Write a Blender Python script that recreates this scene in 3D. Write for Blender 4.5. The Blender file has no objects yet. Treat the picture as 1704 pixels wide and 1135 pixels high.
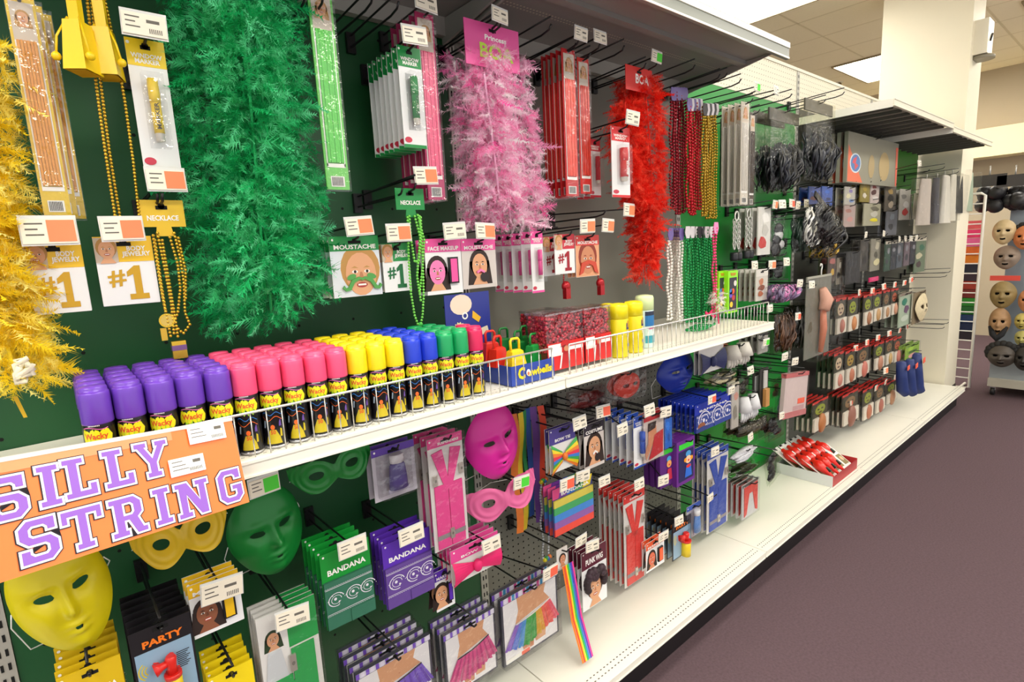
import bpy, math, random
from mathutils import Vector, Matrix
C = bpy.context.scene.collection
S = bpy.context.scene
rnd = random.Random(7)
PI = math.pi

# ---------------------------------------------------------------- camera, world, lights, exposure
FPX = 914.35
CAM = Vector((-1.0275, -1.4760, 1.5361))
YAW, PITCH, ROLL = 0.8755, -0.1640, -0.0521
fw = Vector((math.cos(PITCH)*math.cos(YAW), math.cos(PITCH)*math.sin(YAW), math.sin(PITCH)))
rt0 = fw.cross(Vector((0, 0, 1))).normalized()
up0 = rt0.cross(fw)
rt = math.cos(ROLL)*rt0 + math.sin(ROLL)*up0
upv = -math.sin(ROLL)*rt0 + math.cos(ROLL)*up0
cd = bpy.data.cameras.new('camera')
cd.sensor_width = 36.0
cd.lens = FPX/1704*36.0
cd.clip_start = 0.02
cam = bpy.data.objects.new('camera', cd)
cam.matrix_world = Matrix(((rt.x, upv.x, -fw.x, CAM.x), (rt.y, upv.y, -fw.y, CAM.y), (rt.z, upv.z, -fw.z, CAM.z), (0, 0, 0, 1)))
C.objects.link(cam)
S.camera = cam
w = bpy.data.worlds.new('world')
S.world = w
w.use_nodes = True
bg = w.node_tree.nodes['Background']
bg.inputs[0].default_value = (1.0, 0.985, 0.96, 1)
bg.inputs[1].default_value = 0.62
LAMP_STRENGTH = 13.0
S.view_settings.view_transform = 'Standard'
S.view_settings.look = 'None'
S.view_settings.gamma = 1.0
S.view_settings.exposure = 0.95
S.view_settings.use_curve_mapping = False


def ray(px, py):
    return fw + rt*((px-852)/FPX) - upv*((py-567.5)/FPX)


def W(px, py, y):
    """point of the photograph on the plane at depth y in front of the backboard"""
    d = ray(px, py)
    return CAM + d*((y-CAM.y)/d.y)


def WX(px, py, x):
    d = ray(px, py)
    return CAM + d*((x-CAM.x)/d.x)


def WZ(px, py, z):
    d = ray(px, py)
    return CAM + d*((z-CAM.z)/d.z)


def yrow(P):
    d = P-CAM
    return 567.5-FPX*d.dot(upv)/d.dot(fw)


def zat(x, y, py):
    """height z at (x, y) whose picture row is py"""
    lo, hi = -1.0, 4.0
    for _ in range(40):
        m = (lo+hi)/2
        if yrow(Vector((x, y, m))) > py: lo = m
        else: hi = m
    return lo


# ---------------------------------------------------------------- materials
def hx(h):
    h = h.lstrip('#')
    out = []
    for i in (0, 2, 4):
        c = int(h[i:i+2], 16)/255
        out.append(c/12.92 if c <= 0.04045 else ((c+0.055)/1.055)**2.4)
    return (*out, 1)


MATS = {}


def mat(col, rough=0.5, metal=0.0, spec=0.5, var=0.0, scale=20.0, bump=0.0, emit=0.0):
    key = (col, rough, metal, spec, var, scale, bump, emit)
    if key in MATS: return MATS[key]
    m = bpy.data.materials.new('paint_'+col.lstrip('#'))
    m.use_nodes = True
    nt = m.node_tree
    b = nt.nodes['Principled BSDF']
    c = hx(col)
    b.inputs['Base Color'].default_value = c
    b.inputs['Roughness'].default_value = rough
    b.inputs['Metallic'].default_value = metal
    b.inputs['Specular IOR Level'].default_value = spec
    if var or bump:
        tc = nt.nodes.new('ShaderNodeTexCoord')
        n = nt.nodes.new('ShaderNodeTexNoise')
        n.inputs['Scale'].default_value = scale
        n.inputs['Detail'].default_value = 4
        nt.links.new(tc.outputs['Object'], n.inputs['Vector'])
        if var:
            mx = nt.nodes.new('ShaderNodeMix')
            mx.data_type = 'RGBA'
            mx.inputs[6].default_value = (c[0]*(1-var), c[1]*(1-var), c[2]*(1-var), 1)
            mx.inputs[7].default_value = (min(1, c[0]*(1+var)), min(1, c[1]*(1+var)), min(1, c[2]*(1+var)), 1)
            nt.links.new(n.outputs['Fac'], mx.inputs[0])
            nt.links.new(mx.outputs[2], b.inputs['Base Color'])
        if bump:
            bp = nt.nodes.new('ShaderNodeBump')
            bp.inputs['Strength'].default_value = bump
            bp.inputs['Distance'].default_value = 0.004
            nt.links.new(n.outputs['Fac'], bp.inputs['Height'])
            nt.links.new(bp.outputs['Normal'], b.inputs['Normal'])
    if emit:
        b.inputs['Emission Color'].default_value = c
        b.inputs['Emission Strength'].default_value = emit
    MATS[key] = m
    return m


def film(tint='#ffffff', gloss=0.12, name='clear_film', crinkle=0.6):
    """thin clear plastic: mostly see-through with a crinkled sheen"""
    key = ('film', tint, gloss, crinkle)
    if key in MATS: return MATS[key]
    m = bpy.data.materials.new(name)
    m.use_nodes = True
    nt = m.node_tree
    nt.nodes.clear()
    o = nt.nodes.new('ShaderNodeOutputMaterial')
    t = nt.nodes.new('ShaderNodeBsdfTransparent')
    t.inputs[0].default_value = hx(tint)
    g = nt.nodes.new('ShaderNodeBsdfGlossy')
    g.inputs['Roughness'].default_value = 0.12
    mx = nt.nodes.new('ShaderNodeMixShader')
    mx.inputs[0].default_value = gloss
    tc = nt.nodes.new('ShaderNodeTexCoord')
    n = nt.nodes.new('ShaderNodeTexNoise')
    n.inputs['Scale'].default_value = 28
    n.inputs['Detail'].default_value = 3
    bp = nt.nodes.new('ShaderNodeBump')
    bp.inputs['Strength'].default_value = crinkle
    bp.inputs['Distance'].default_value = 0.02
    nt.links.new(tc.outputs['Object'], n.inputs['Vector'])
    nt.links.new(n.outputs['Fac'], bp.inputs['Height'])
    nt.links.new(bp.outputs['Normal'], g.inputs['Normal'])
    nt.links.new(t.outputs[0], mx.inputs[1])
    nt.links.new(g.outputs[0], mx.inputs[2])
    nt.links.new(mx.outputs[0], o.inputs[0])
    MATS[key] = m
    return m


def feather_mat(dark, mid, light):
    m = bpy.data.materials.new('feather_down')
    m.use_nodes = True
    nt = m.node_tree
    b = nt.nodes['Principled BSDF']
    b.inputs['Roughness'].default_value = 0.7
    b.inputs['Specular IOR Level'].default_value = 0.2
    at = nt.nodes.new('ShaderNodeAttribute')
    at.attribute_name = 'tint'
    cr = nt.nodes.new('ShaderNodeValToRGB')
    e = cr.color_ramp.elements
    e[0].color = hx(dark); e[1].color = hx(light)
    k = e.new(0.5); k.color = hx(mid)
    nt.links.new(at.outputs['Fac'], cr.inputs[0])
    nt.links.new(cr.outputs[0], b.inputs['Base Color'])
    tr = nt.nodes.new('ShaderNodeBsdfTranslucent')
    nt.links.new(cr.outputs[0], tr.inputs[0])
    mx = nt.nodes.new('ShaderNodeMixShader')
    mx.inputs[0].default_value = 0.35
    o = nt.nodes['Material Output']
    nt.links.new(b.outputs[0], mx.inputs[1])
    nt.links.new(tr.outputs[0], mx.inputs[2])
    nt.links.new(mx.outputs[0], o.inputs[0])
    return m


def stripes_mat(name, cols, axis=0, span=0.1, start=0.0, rough=0.7):
    """flat bands of colour across a piece of cloth or print"""
    m = bpy.data.materials.new(name)
    m.use_nodes = True
    nt = m.node_tree
    b = nt.nodes['Principled BSDF']
    b.inputs['Roughness'].default_value = rough
    tc = nt.nodes.new('ShaderNodeTexCoord')
    sp = nt.nodes.new('ShaderNodeSeparateXYZ')
    mr = nt.nodes.new('ShaderNodeMapRange')
    mr.inputs[1].default_value = start
    mr.inputs[2].default_value = start+span
    cr = nt.nodes.new('ShaderNodeValToRGB')
    cr.color_ramp.interpolation = 'CONSTANT'
    e = cr.color_ramp.elements
    e[0].position = 0; e[0].color = hx(cols[0])
    e[1].position = 1/len(cols); e[1].color = hx(cols[1])
    for i in range(2, len(cols)):
        k = e.new(i/len(cols)); k.color = hx(cols[i])
    nt.links.new(tc.outputs['Object'], sp.inputs[0])
    nt.links.new(sp.outputs[axis], mr.inputs[0])
    nt.links.new(mr.outputs[0], cr.inputs[0])
    nt.links.new(cr.outputs[0], b.inputs['Base Color'])
    return m


WHITE = mat('#f4f2ec', 0.4)
CARD = mat('#e9e9e9', 0.35)
BLACK = mat('#101012', 0.4)
WIRE = mat('#141416', 0.35)
DARK = mat('#1c1a1a', 0.6)
STEEL = mat('#c9c9c9', 0.3, 0.8)
CREAM = mat('#efe9d6', 0.45, var=0.03, scale=6)
SHELFW = mat('#f3f0e2', 0.35, var=0.02, scale=8)
TAGW = mat('#f3ead6', 0.5)
INK = mat('#6a655c', 0.7)
ORANGE_STICKER = mat('#f58a5a', 0.6)
RED_STICKER = mat('#f4664a', 0.6)
GREEN_STICKER = mat('#4fd83a', 0.6)
SKIN = mat('#d9a077', 0.55)
SKIN2 = mat('#c98560', 0.55)
SKIN3 = mat('#8a5236', 0.55)
LIP = mat('#a8342f', 0.5)
HAIRD = mat('#2a1a14', 0.6)
HAIRB = mat('#b98a4a', 0.6)
FILM = film('#fbfbfb', 0.075)
FILM_G = film('#f4f4f4', 0.10)


# ---------------------------------------------------------------- mesh builder
class MB:
    def __init__(s):
        s.v = []; s.f = []; s.m = []; s.mats = []; s.sm = []

    def mi(s, m):
        if m not in s.mats: s.mats.append(m)
        return s.mats.index(m)

    def add(s, vs, fs, m, smooth=False):
        o = len(s.v); k = s.mi(m)
        s.v += [tuple(p) for p in vs]
        for f in fs:
            s.f.append([i+o for i in f]); s.m.append(k); s.sm.append(smooth)

    def bx(s, x0, x1, y0, y1, z0, z1, m):
        vs = [(x, y, z) for x in (x0, x1) for y in (y0, y1) for z in (z0, z1)]
        s.add(vs, [(0, 1, 3, 2), (4, 6, 7, 5), (0, 4, 5, 1), (2, 3, 7, 6), (0, 2, 6, 4), (1, 5, 7, 3)], m)

    def tube(s, pts, r, m, n=6, radii=None, closed=False, caps=True):
        pts = [Vector(p) for p in pts]
        vs = []; fs = []
        N = len(pts)
        up = None
        for i, p in enumerate(pts):
            if closed: t = pts[(i+1) % N]-pts[i-1]
            else: t = pts[min(i+1, N-1)]-pts[max(i-1, 0)]
            if t.length < 1e-9: t = Vector((0, 0, 1))
            t.normalize()
            if up is None:
                up = Vector((0, 0, 1)) if abs(t.z) < 0.9 else Vector((1, 0, 0))
            a = t.cross(up)
            if a.length < 1e-6: a = t.cross(Vector((0, 1, 0)))
            a.normalize(); b = a.cross(t); up = b
            rr = radii[i] if radii else r
            for k in range(n):
                an = 2*PI*k/n
                vs.append(p+(a*math.cos(an)+b*math.sin(an))*rr)
        for i in range(N if closed else N-1):
            j = (i+1) % N
            for k in range(n):
                l = (k+1) % n
                fs.append((i*n+k, i*n+l, j*n+l, j*n+k))
        if caps and not closed:
            fs.append(tuple(range(n-1, -1, -1))); fs.append(tuple(range((N-1)*n, N*n)))
        s.add(vs, fs, m, True)

    def lathe(s, prof, m, n=16, c=(0, 0, 0), sx=1, sy=1):
        vs = []; fs = []
        for r, z in prof:
            for k in range(n):
                a = 2*PI*k/n
                vs.append((c[0]+r*math.cos(a)*sx, c[1]+r*math.sin(a)*sy, c[2]+z))
        for i in range(len(prof)-1):
            for k in range(n):
                l = (k+1) % n
                fs.append((i*n+k, i*n+l, (i+1)*n+l, (i+1)*n+k))
        s.add(vs, fs, m, True)
        o = len(s.v)-len(vs); k = s.mi(m)
        s.f.append([o+i for i in range(n-1, -1, -1)]); s.m.append(k); s.sm.append(False)
        s.f.append([o+(len(prof)-1)*n+i for i in range(n)]); s.m.append(k); s.sm.append(False)

    def disc(s, cx, cz, rx, rz, y, m, n=18, a0=0.0, a1=2*PI, rot=0.0):
        vs = []
        for i in range(n):
            a = a0+(a1-a0)*i/(n if a1-a0 > 6.28 else n-1)
            x, z = rx*math.cos(a), rz*math.sin(a)
            vs.append((cx+x*math.cos(rot)-z*math.sin(rot), y, cz+x*math.sin(rot)+z*math.cos(rot)))
        s.add(vs, [tuple(range(n))], m)

    def ring(s, cx, cz, r, wd, y, m, n=18, a0=0.0, a1=2*PI, sx=1.0, sz=1.0):
        vs = []; fs = []
        for i in range(n+1):
            a = a0+(a1-a0)*i/n
            for q in (r-wd/2, r+wd/2): vs.append((cx+q*math.cos(a)*sx, y, cz+q*math.sin(a)*sz))
        for i in range(n): fs.append((2*i, 2*i+1, 2*i+3, 2*i+2))
        s.add(vs, fs, m)

    def poly(s, pts, y, m, t=0.0):
        """flat outline in x,z facing the aisle; t gives it thickness"""
        n = len(pts)
        vs = [(x, y, z) for x, z in pts]
        fs = [tuple(range(n))]
        if t:
            vs += [(x, y+t, z) for x, z in pts]
            fs += [tuple(range(2*n-1, n-1, -1))]+[(i, n+i, n+(i+1) % n, (i+1) % n) for i in range(n)]
        s.add(vs, fs, m)

    def rect(s, x0, x1, z0, z1, y, m):
        s.poly([(x0, z0), (x1, z0), (x1, z1), (x0, z1)], y, m)

    def ball(s, c, r, m, seg=10, rings=6, sc=(1, 1, 1)):
        vs = [(c[0], c[1], c[2]+r*sc[2])]; fs = []
        for i in range(1, rings):
            th = PI*i/rings
            for k in range(seg):
                a = 2*PI*k/seg
                vs.append((c[0]+r*sc[0]*math.sin(th)*math.cos(a), c[1]+r*sc[1]*math.sin(th)*math.sin(a), c[2]+r*sc[2]*math.cos(th)))
        vs.append((c[0], c[1], c[2]-r*sc[2]))
        for k in range(seg): fs.append((0, 1+k, 1+(k+1) % seg))
        for i in range(rings-2):
            for k in range(seg):
                a = 1+i*seg+k; b = 1+i*seg+(k+1) % seg
                fs.append((a, a+seg, b+seg, b))
        o = 1+(rings-2)*seg
        for k in range(seg): fs.append((o+k, len(vs)-1, o+(k+1) % seg))
        s.add(vs, fs, m, True)

    def mesh(s, name):
        me = bpy.data.meshes.new(name)
        me.from_pydata(s.v, [], s.f)
        for m in s.mats: me.materials.append(m)
        me.polygons.foreach_set('material_index', s.m)
        me.polygons.foreach_set('use_smooth', s.sm)
        me.update()
        return me

    def build(s, name, parent=None, loc=None, rot=None):
        o = bpy.data.objects.new(name, s.mesh(name))
        C.objects.link(o)
        if parent: o.parent = parent
        if loc is not None: o.location = loc
        if rot is not None: o.rotation_euler = rot
        return o


def tag(o, label=None, cat=None, group=None, kind=None):
    if label: o['label'] = label
    if cat: o['category'] = cat
    if group: o['group'] = group
    if kind: o['kind'] = kind
    return o


def T(name, label, cat, loc=(0, 0, 0), group=None, rot=None):
    o = bpy.data.objects.new(name, None)
    o.empty_display_size = 0.02
    C.objects.link(o)
    o.location = loc
    if rot is not None: o.rotation_euler = rot
    return tag(o, label, cat, group)


KIDS = {}


def dup(o, parent=None):
    c = o.copy()
    C.objects.link(c)
    if parent: c.parent = parent
    for ch in list(o.children): dup(ch, c)
    return c


ORD = ['first', 'second', 'third', 'fourth', 'fifth', 'sixth', 'seventh', 'eighth', 'ninth', 'tenth', 'eleventh', 'twelfth', 'thirteenth', 'fourteenth', 'fifteenth', 'sixteenth', 'seventeenth', 'eighteenth', 'nineteenth', 'twentieth']


def stack(root, n, dy=0.018, base=None, dx=0.0, dz=0.0, lim=-0.012):
    """copies hanging one behind another on the same hook"""
    g = 'stack of '+base+'s'
    root['group'] = g
    for i in range(1, n):
        c = dup(root)
        y = root.location.y+dy*i
        if y > lim: 
            bpy.data.objects.remove(c); continue
        c.location = (root.location.x+dx*i+rnd.uniform(-.002, .002), y, root.location.z+dz*i+rnd.uniform(-.002, .001))
        c['label'] = base+', '+ORD[i]+' from the front on its hook'
        c['group'] = g


TXT = {}


def text_mesh(s, m, bold):
    k = (s, m.name, bold)
    if k in TXT: return TXT[k]
    cu = bpy.data.curves.new('lettering', 'FONT')
    cu.body = s; cu.align_x = 'CENTER'; cu.align_y = 'CENTER'
    cu.size = 1.0; cu.resolution_u = 2
    cu.offset = bold
    cu.space_line = 0.85
    o = bpy.data.objects.new('lettering', cu)
    C.objects.link(o)
    dg = bpy.context.evaluated_depsgraph_get()
    me = bpy.data.meshes.new_from_object(o.evaluated_get(dg))
    bpy.data.objects.remove(o)
    me.materials.clear(); me.materials.append(m)
    xs = [v.co.x for v in me.vertices]; ys = [v.co.y for v in me.vertices]
    TXT[k] = (me, max(xs)-min(xs), max(ys)-min(ys))
    return TXT[k]


def text(s, m, parent, x, y, z, wd, ht, bold=0.02, rot=0.0, name='lettering'):
    me, tw, th = text_mesh(s, m, bold)
    o = bpy.data.objects.new(name, me)
    C.objects.link(o)
    o.parent = parent
    o.location = (x, y, z)
    o.rotation_euler = (PI/2, -rot, 0)
    o.scale = (wd/tw, ht/th, 1)
    return o


def one(name, fn, parent):
    b = MB(); fn(b)
    return b.build(name, parent)


# ---------------------------------------------------------------- the room
L = 1.219
FLOOR = MB(); FLOOR.bx(-4.5, 11, -4.0, 4.5, -0.1, 0, mat('#5e4d52', 0.95, spec=0.1, var=0.34, scale=110, bump=0.6))
tag(FLOOR.build('floor'), kind='structure')
CZ = 3.58
cb = MB(); cb.bx(-4.5, 11, -4.0, 4.5, CZ, CZ+0.1, mat('#f2e6c4', 0.9, var=0.05, scale=40, bump=0.2))
ceil = cb.build('ceiling'); tag(ceil, kind='structure')
GRID = mat('#e6dab6', 0.7)
for i in range(26):
    x = -4.2+i*0.61
    b = MB(); b.bx(x-.010, x+.010, -4.0, 4.5, CZ-.003, CZ, GRID); b.build('ceiling_rail', ceil)
for i in range(7):
    y = -3.8+i*1.22
    b = MB(); b.bx(-4.5, 11, y-.010, y+.010, CZ-.003, CZ, GRID); b.build('ceiling_rail', ceil)
b = MB(); b.bx(.011, .599, .011, 1.209, -.003, 0, mat('#faf0d2', 0.9, var=0.04, scale=60, bump=0.3)); tile = b.mesh('ceiling_tile')
for i in range(10, 22):
    for j in range(1, 6):
        o = bpy.data.objects.new('ceiling_tile', tile); C.objects.link(o); o.parent = ceil
        o.location = (-4.2+i*.61, -3.8+j*1.22, CZ-.0005)
b = MB(); b.bx(9.0, 9.1, -4.0, 4.5, 0, CZ, mat('#b3a58c', 0.8, var=0.04, scale=3)); wb = b.build('wall_back'); tag(wb, kind='structure')
b = MB(); b.bx(8.6, 9.0, -4.0, 4.5, 2.42, 2.78, mat('#efe2b4', 0.7)); tag(b.build('trim_1'), kind='structure')
b = MB(); b.bx(-4.5, 11, 4.4, 4.5, 0, CZ, CREAM); tag(b.build('wall_left'), kind='structure')

LAMPM = mat('#fffaf0', 0.5, emit=LAMP_STRENGTH)
LFRAME = mat('#8d7d5c', 0.5)


def ceiling_light(cx, cy, sx, sy, label):
    t = T('ceiling_light', label, 'ceiling light', (cx, cy, CZ))
    b = MB()
    for a in ((-sx, sx, -sy-.02, -sy), (-sx, sx, sy, sy+.02), (-sx-.02, -sx, -sy-.02, sy+.02), (sx, sx+.02, -sy-.02, sy+.02)):
        b.bx(*a, -.022, -.003, LFRAME)
    b.build('frame', t)
    b = MB(); b.bx(-sx, sx, -sy, sy, -.014, -.004, LAMPM); b.build('diffuser', t)


a = WZ(1244, 36, CZ-.02); a2 = WZ(1318, 15, CZ-.02)
ceiling_light(a2.x-.62, a.y-.31+.02, .61, .305, 'fluorescent ceiling panel above the shelf over the feather boas')
a = WZ(1388, 113, CZ-.02); a2 = WZ(1440, 136, CZ-.02)
ceiling_light((a.x+a2.x)/2+.05, a.y-.3, .61, .305, 'fluorescent ceiling panel beside the cream column')
k = 0
for x in (-2.6, 0.0, 6.9):  # panels out of view, added to light the room
    for y in (-2.9, -0.7):
        ceiling_light(x, y, .61, .305, 'fluorescent ceiling panel in the '+ORD[k]+' place outside the view')
        k += 1
for x in (2.2, 4.6):  # two more unseen panels, added for light from the aisle side
    ceiling_light(x, -2.9, .61, .305, 'unseen fluorescent ceiling panel added above the aisle in the '+ORD[k]+' place')
    k += 1

for x, y in ((2.6, 3.4),):  # unseen panel added to brighten the ceiling by bounce off the floor
    ceiling_light(x, y, .61, .305, 'unseen fluorescent ceiling panel added over the neighbouring aisle in the '+ORD[k]+' place')
    k += 1

# column at the far end of the gondola
b = MB(); b.bx(4.9, 5.3, -0.30, 0.33, 0, CZ, mat('#ece4cc', 0.6, var=0.03, scale=3))
tag(b.build('column'), kind='structure')
b = MB(); b.bx(4.895, 5.305, -0.305, 0.335, 0, 0.1, mat('#2a2524', 0.6)); tag(b.build('baseboard_column'), kind='structure')
# alarm box on the column
p = W(1637, 60, -0.36)
t = T('alarm_box', 'small cream box mounted high on the cream column', 'alarm box', (5.06, -0.30, p.z))
b = MB(); b.bx(-.09, .09, -.09, 0, -.13, .13, CREAM); b.build('housing', t)
b = MB(); b.lathe([(.085, 0), (.085, .02), (.07, .03)], mat('#8d8673', .4), 16, (0, -.045, -.162)); b.build('lamp_head', t)
b = MB(); b.tube([(-.02, -.094, -.03), (.03, -.094, .03)], .008, DARK, 6); b.build('mark', t)
# sprinkler
p = WZ(1397, 136, CZ)
t = T('sprinkler_head', 'small brass sprinkler head under the beige ceiling tiles', 'sprinkler', (p.x, p.y, CZ))
b = MB(); b.lathe([(.05, -.012), (.05, 0)], CREAM, 14); b.build('collar', t)
b = MB(); b.ball((0, 0, -.04), .03, mat('#7d6a45', .3, .7)); b.build('bulb', t)

# ---------------------------------------------------------------- gondola bays
DZ = 0.17     # base deck top
MZ = 1.192    # middle shelf top
TZ = 2.222    # top shelf top
BOARD = {-2: '#155c2c', -1: '#0c5026', 0: '#77766c', 1: '#0c8a2c', 2: '#31332c', 3: '#33352d'}
NM = {-2: 'gondola bay at the near end beyond the purple cans', -1: 'green gondola bay behind the green feather boa and spray cans', 0: 'grey gondola bay behind the pink and red feather boas',
      1: 'bright green gondola bay under the cream pegboard', 2: 'dark gondola bay under the far canopy shelf', 3: 'last gondola bay beside the cream column'}
HOLE = mat('#0b0b0b', 0.9)
KICK = mat('#141114', 0.5)
TOPG = mat('#8c8a86', 0.35, var=0.05, scale=5)


def holes(b, x0, x1, z0, z1, y, dx, dz, r, m=HOLE):
    x = x0
    while x < x1:
        z = z0
        while z < z1:
            b.disc(x, z, r, r, y, m, 6)
            z += dz
        x += dx


def shelf_part(name, t, z, depth, tilt=0.0, lipm=SHELFW, topm=SHELFW, th=.03, lip=.03, bead=(.004, .004), beadm=None):
    b = MB()
    b.bx(.002, L-.002, -depth+.012, -.003, z-th, z, topm)
    sh = b.build(name, t)
    b = MB()
    b.poly([(.002, z-lip), (L-.002, z-lip), (L-.002, z), (.002, z)], -depth, lipm, .012)
    l = b.build('price_rail', sh)
    b = MB()
    b.bx(.004, L-.004, -depth-.004, -depth, z-bead[0], z+.001, beadm or lipm)
    b.bx(.004, L-.004, -depth-.003, -depth, z-lip, z-lip+bead[1], beadm or lipm)
    b.build('rail_bead', sh)
    return sh


for k in range(-2, 4):
    t = T('gondola_bay', NM[k], 'shelving', (k*L, 0, 0))
    bm = mat(BOARD[k], 0.45, var=0.06, scale=4)
    b = MB(); b.bx(.032, L-.001, 0, .02, DZ, 2.262, bm); bb = b.build('backboard', t)
    b = MB()
    if k == 0:
        holes(b, .03, 1.19, .22, 1.14, -.0008, .0254*1, .0254, .0035)
    else:
        holes(b, .08, 1.19, .3, 2.24, -.0008, .1524, .1524, .004)
    tag(b.build('peg_holes', bb), kind='stuff')
    if k == 3:
        b = MB(); b.bx(.04, L-.005, -.003, -.0005, 1.72, 2.2, mat('#2f7a14', .45)); b.build('green_panel', bb)
    if k >= 0:
        b = MB(); b.bx(.032, L-.001, 0, .02, 2.264, 2.464, mat('#efe8d2', .5)); pb = b.build('pegboard', t)
        b = MB(); holes(b, .03, 1.2, 2.28, 2.46, -.0008, .0254, .0254, .0032, mat('#9a927a', .9)); tag(b.build('peg_holes', pb), kind='stuff')
        b = MB(); b.bx(.001, L-.001, -.004, .024, 2.466, 2.482, CREAM); b.build('cap_rail', t)
    # slotted upright at the bay's near side
    b = MB(); b.bx(.001, .031, -.004, .03, .05, 2.462, mat('#b9b7ae', .4, .3)); u = b.build('upright', t)
    b = MB()
    z = .22
    while z < 2.44:
        for s_ in (-.006, .006): b.rect(.016+s_-.0025, .016+s_+.0025, z, z+.016, -.0048, HOLE)
        z += .032
    tag(b.build('slots', u), kind='stuff')
    # base deck
    sh = shelf_part('base_deck', t, DZ, .45)
    b = MB()
    for yy in (-.405, -.425):
        x = .02
        while x < L-.02:
            b.add([(x, yy, DZ+.0006), (x+.007, yy, DZ+.0006), (x+.007, yy+.004, DZ+.0006), (x, yy+.004, DZ+.0006)], [(0, 1, 2, 3)], mat('#55524a', .8))
            x += .0165
    tag(b.build('perforations', sh), kind='stuff')
    b = MB(); b.bx(.001, L-.001, -.40, -.39, 0, DZ-.03, KICK); b.build('kick_plate', t)
    if k in (-1, 0):
        sh = shelf_part('middle_shelf', t, MZ, .46)
        b = MB()
        for yy in (-.415, -.437):
            x = .02
            while x < L-.02:
                b.add([(x, yy, MZ+.0006), (x+.006, yy, MZ+.0006), (x+.006, yy+.003, MZ+.0006), (x, yy+.003, MZ+.0006)], [(0, 1, 2, 3)], mat('#a8a496', .8))
                x += .0127
        tag(b.build('perforations', sh), kind='stuff')
        for xx in (.012, L-.012):
            b = MB()
            b.add([(xx-.004, -.01, MZ-.03), (xx-.004, -.40, MZ-.03), (xx-.004, -.01, MZ-.12), (xx+.004, -.01, MZ-.03), (xx+.004, -.40, MZ-.03), (xx+.004, -.01, MZ-.12)],
                  [(0, 1, 2), (5, 4, 3), (0, 3, 4, 1), (1, 4, 5, 2), (2, 5, 3, 0)], mat('#8f8d86', .4))
            b.build('bracket', sh)
        sh = shelf_part('top_shelf', t, TZ+.02, .49, topm=TOPG, lipm=mat('#8b8f86', .35), th=.018, lip=.055, bead=(.018, .006), beadm=SHELFW)
        b = MB()
        for yy in (-.20, -.215):
            x = .02
            while x < L-.02:
                b.add([(x, yy, TZ+.0012), (x, yy+.005, TZ+.0012), (x+.006, yy+.005, TZ+.0012), (x+.006, yy, TZ+.0012)], [(0, 1, 2, 3)], mat('#d8d2bc', .6))
                x += .0127
        tag(b.build('perforations', sh), kind='stuff')
        b = MB(); b.bx(.01, L-.01, -.33, -.30, TZ-.012, TZ+.002, TOPG); b.bx(.01, L-.01, -.03, -.005, TZ-.05, TZ+.002, mat('#a3a19a', .4)); b.build('stiffener', sh)
        for xx in (.012, L-.012):
            b = MB()
            b.add([(xx-.004, -.01, TZ), (xx-.004, -.44, TZ), (xx-.004, -.01, TZ-.07), (xx+.004, -.01, TZ), (xx+.004, -.44, TZ), (xx+.004, -.01, TZ-.07)],
                  [(0, 1, 2), (5, 4, 3), (0, 3, 4, 1), (1, 4, 5, 2), (2, 5, 3, 0)], mat('#8f8d86', .4))
            b.build('bracket', sh)
    if k in (2, 3):
        zz = 2.185 if k == 2 else 2.165
        sh = shelf_part('canopy_shelf', t, zz+.02, .49, topm=mat('#a09d90', .4), lipm=mat('#e9e4d2', .35), th=.016, lip=.035)
        b = MB()
        for i in range(8):
            x = .1+i*.145
            b.bx(x-.004, x+.004, -.46, -.02, zz-.014, zz+.003, mat('#5c5a52', .5))
        b.build('stiffener', sh)
        b = MB(); b.bx(.0, .012, -.485, -.01, zz-.02, zz+.02, mat('#f2efe4', .35)); b.build('end_bracket', sh)


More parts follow.
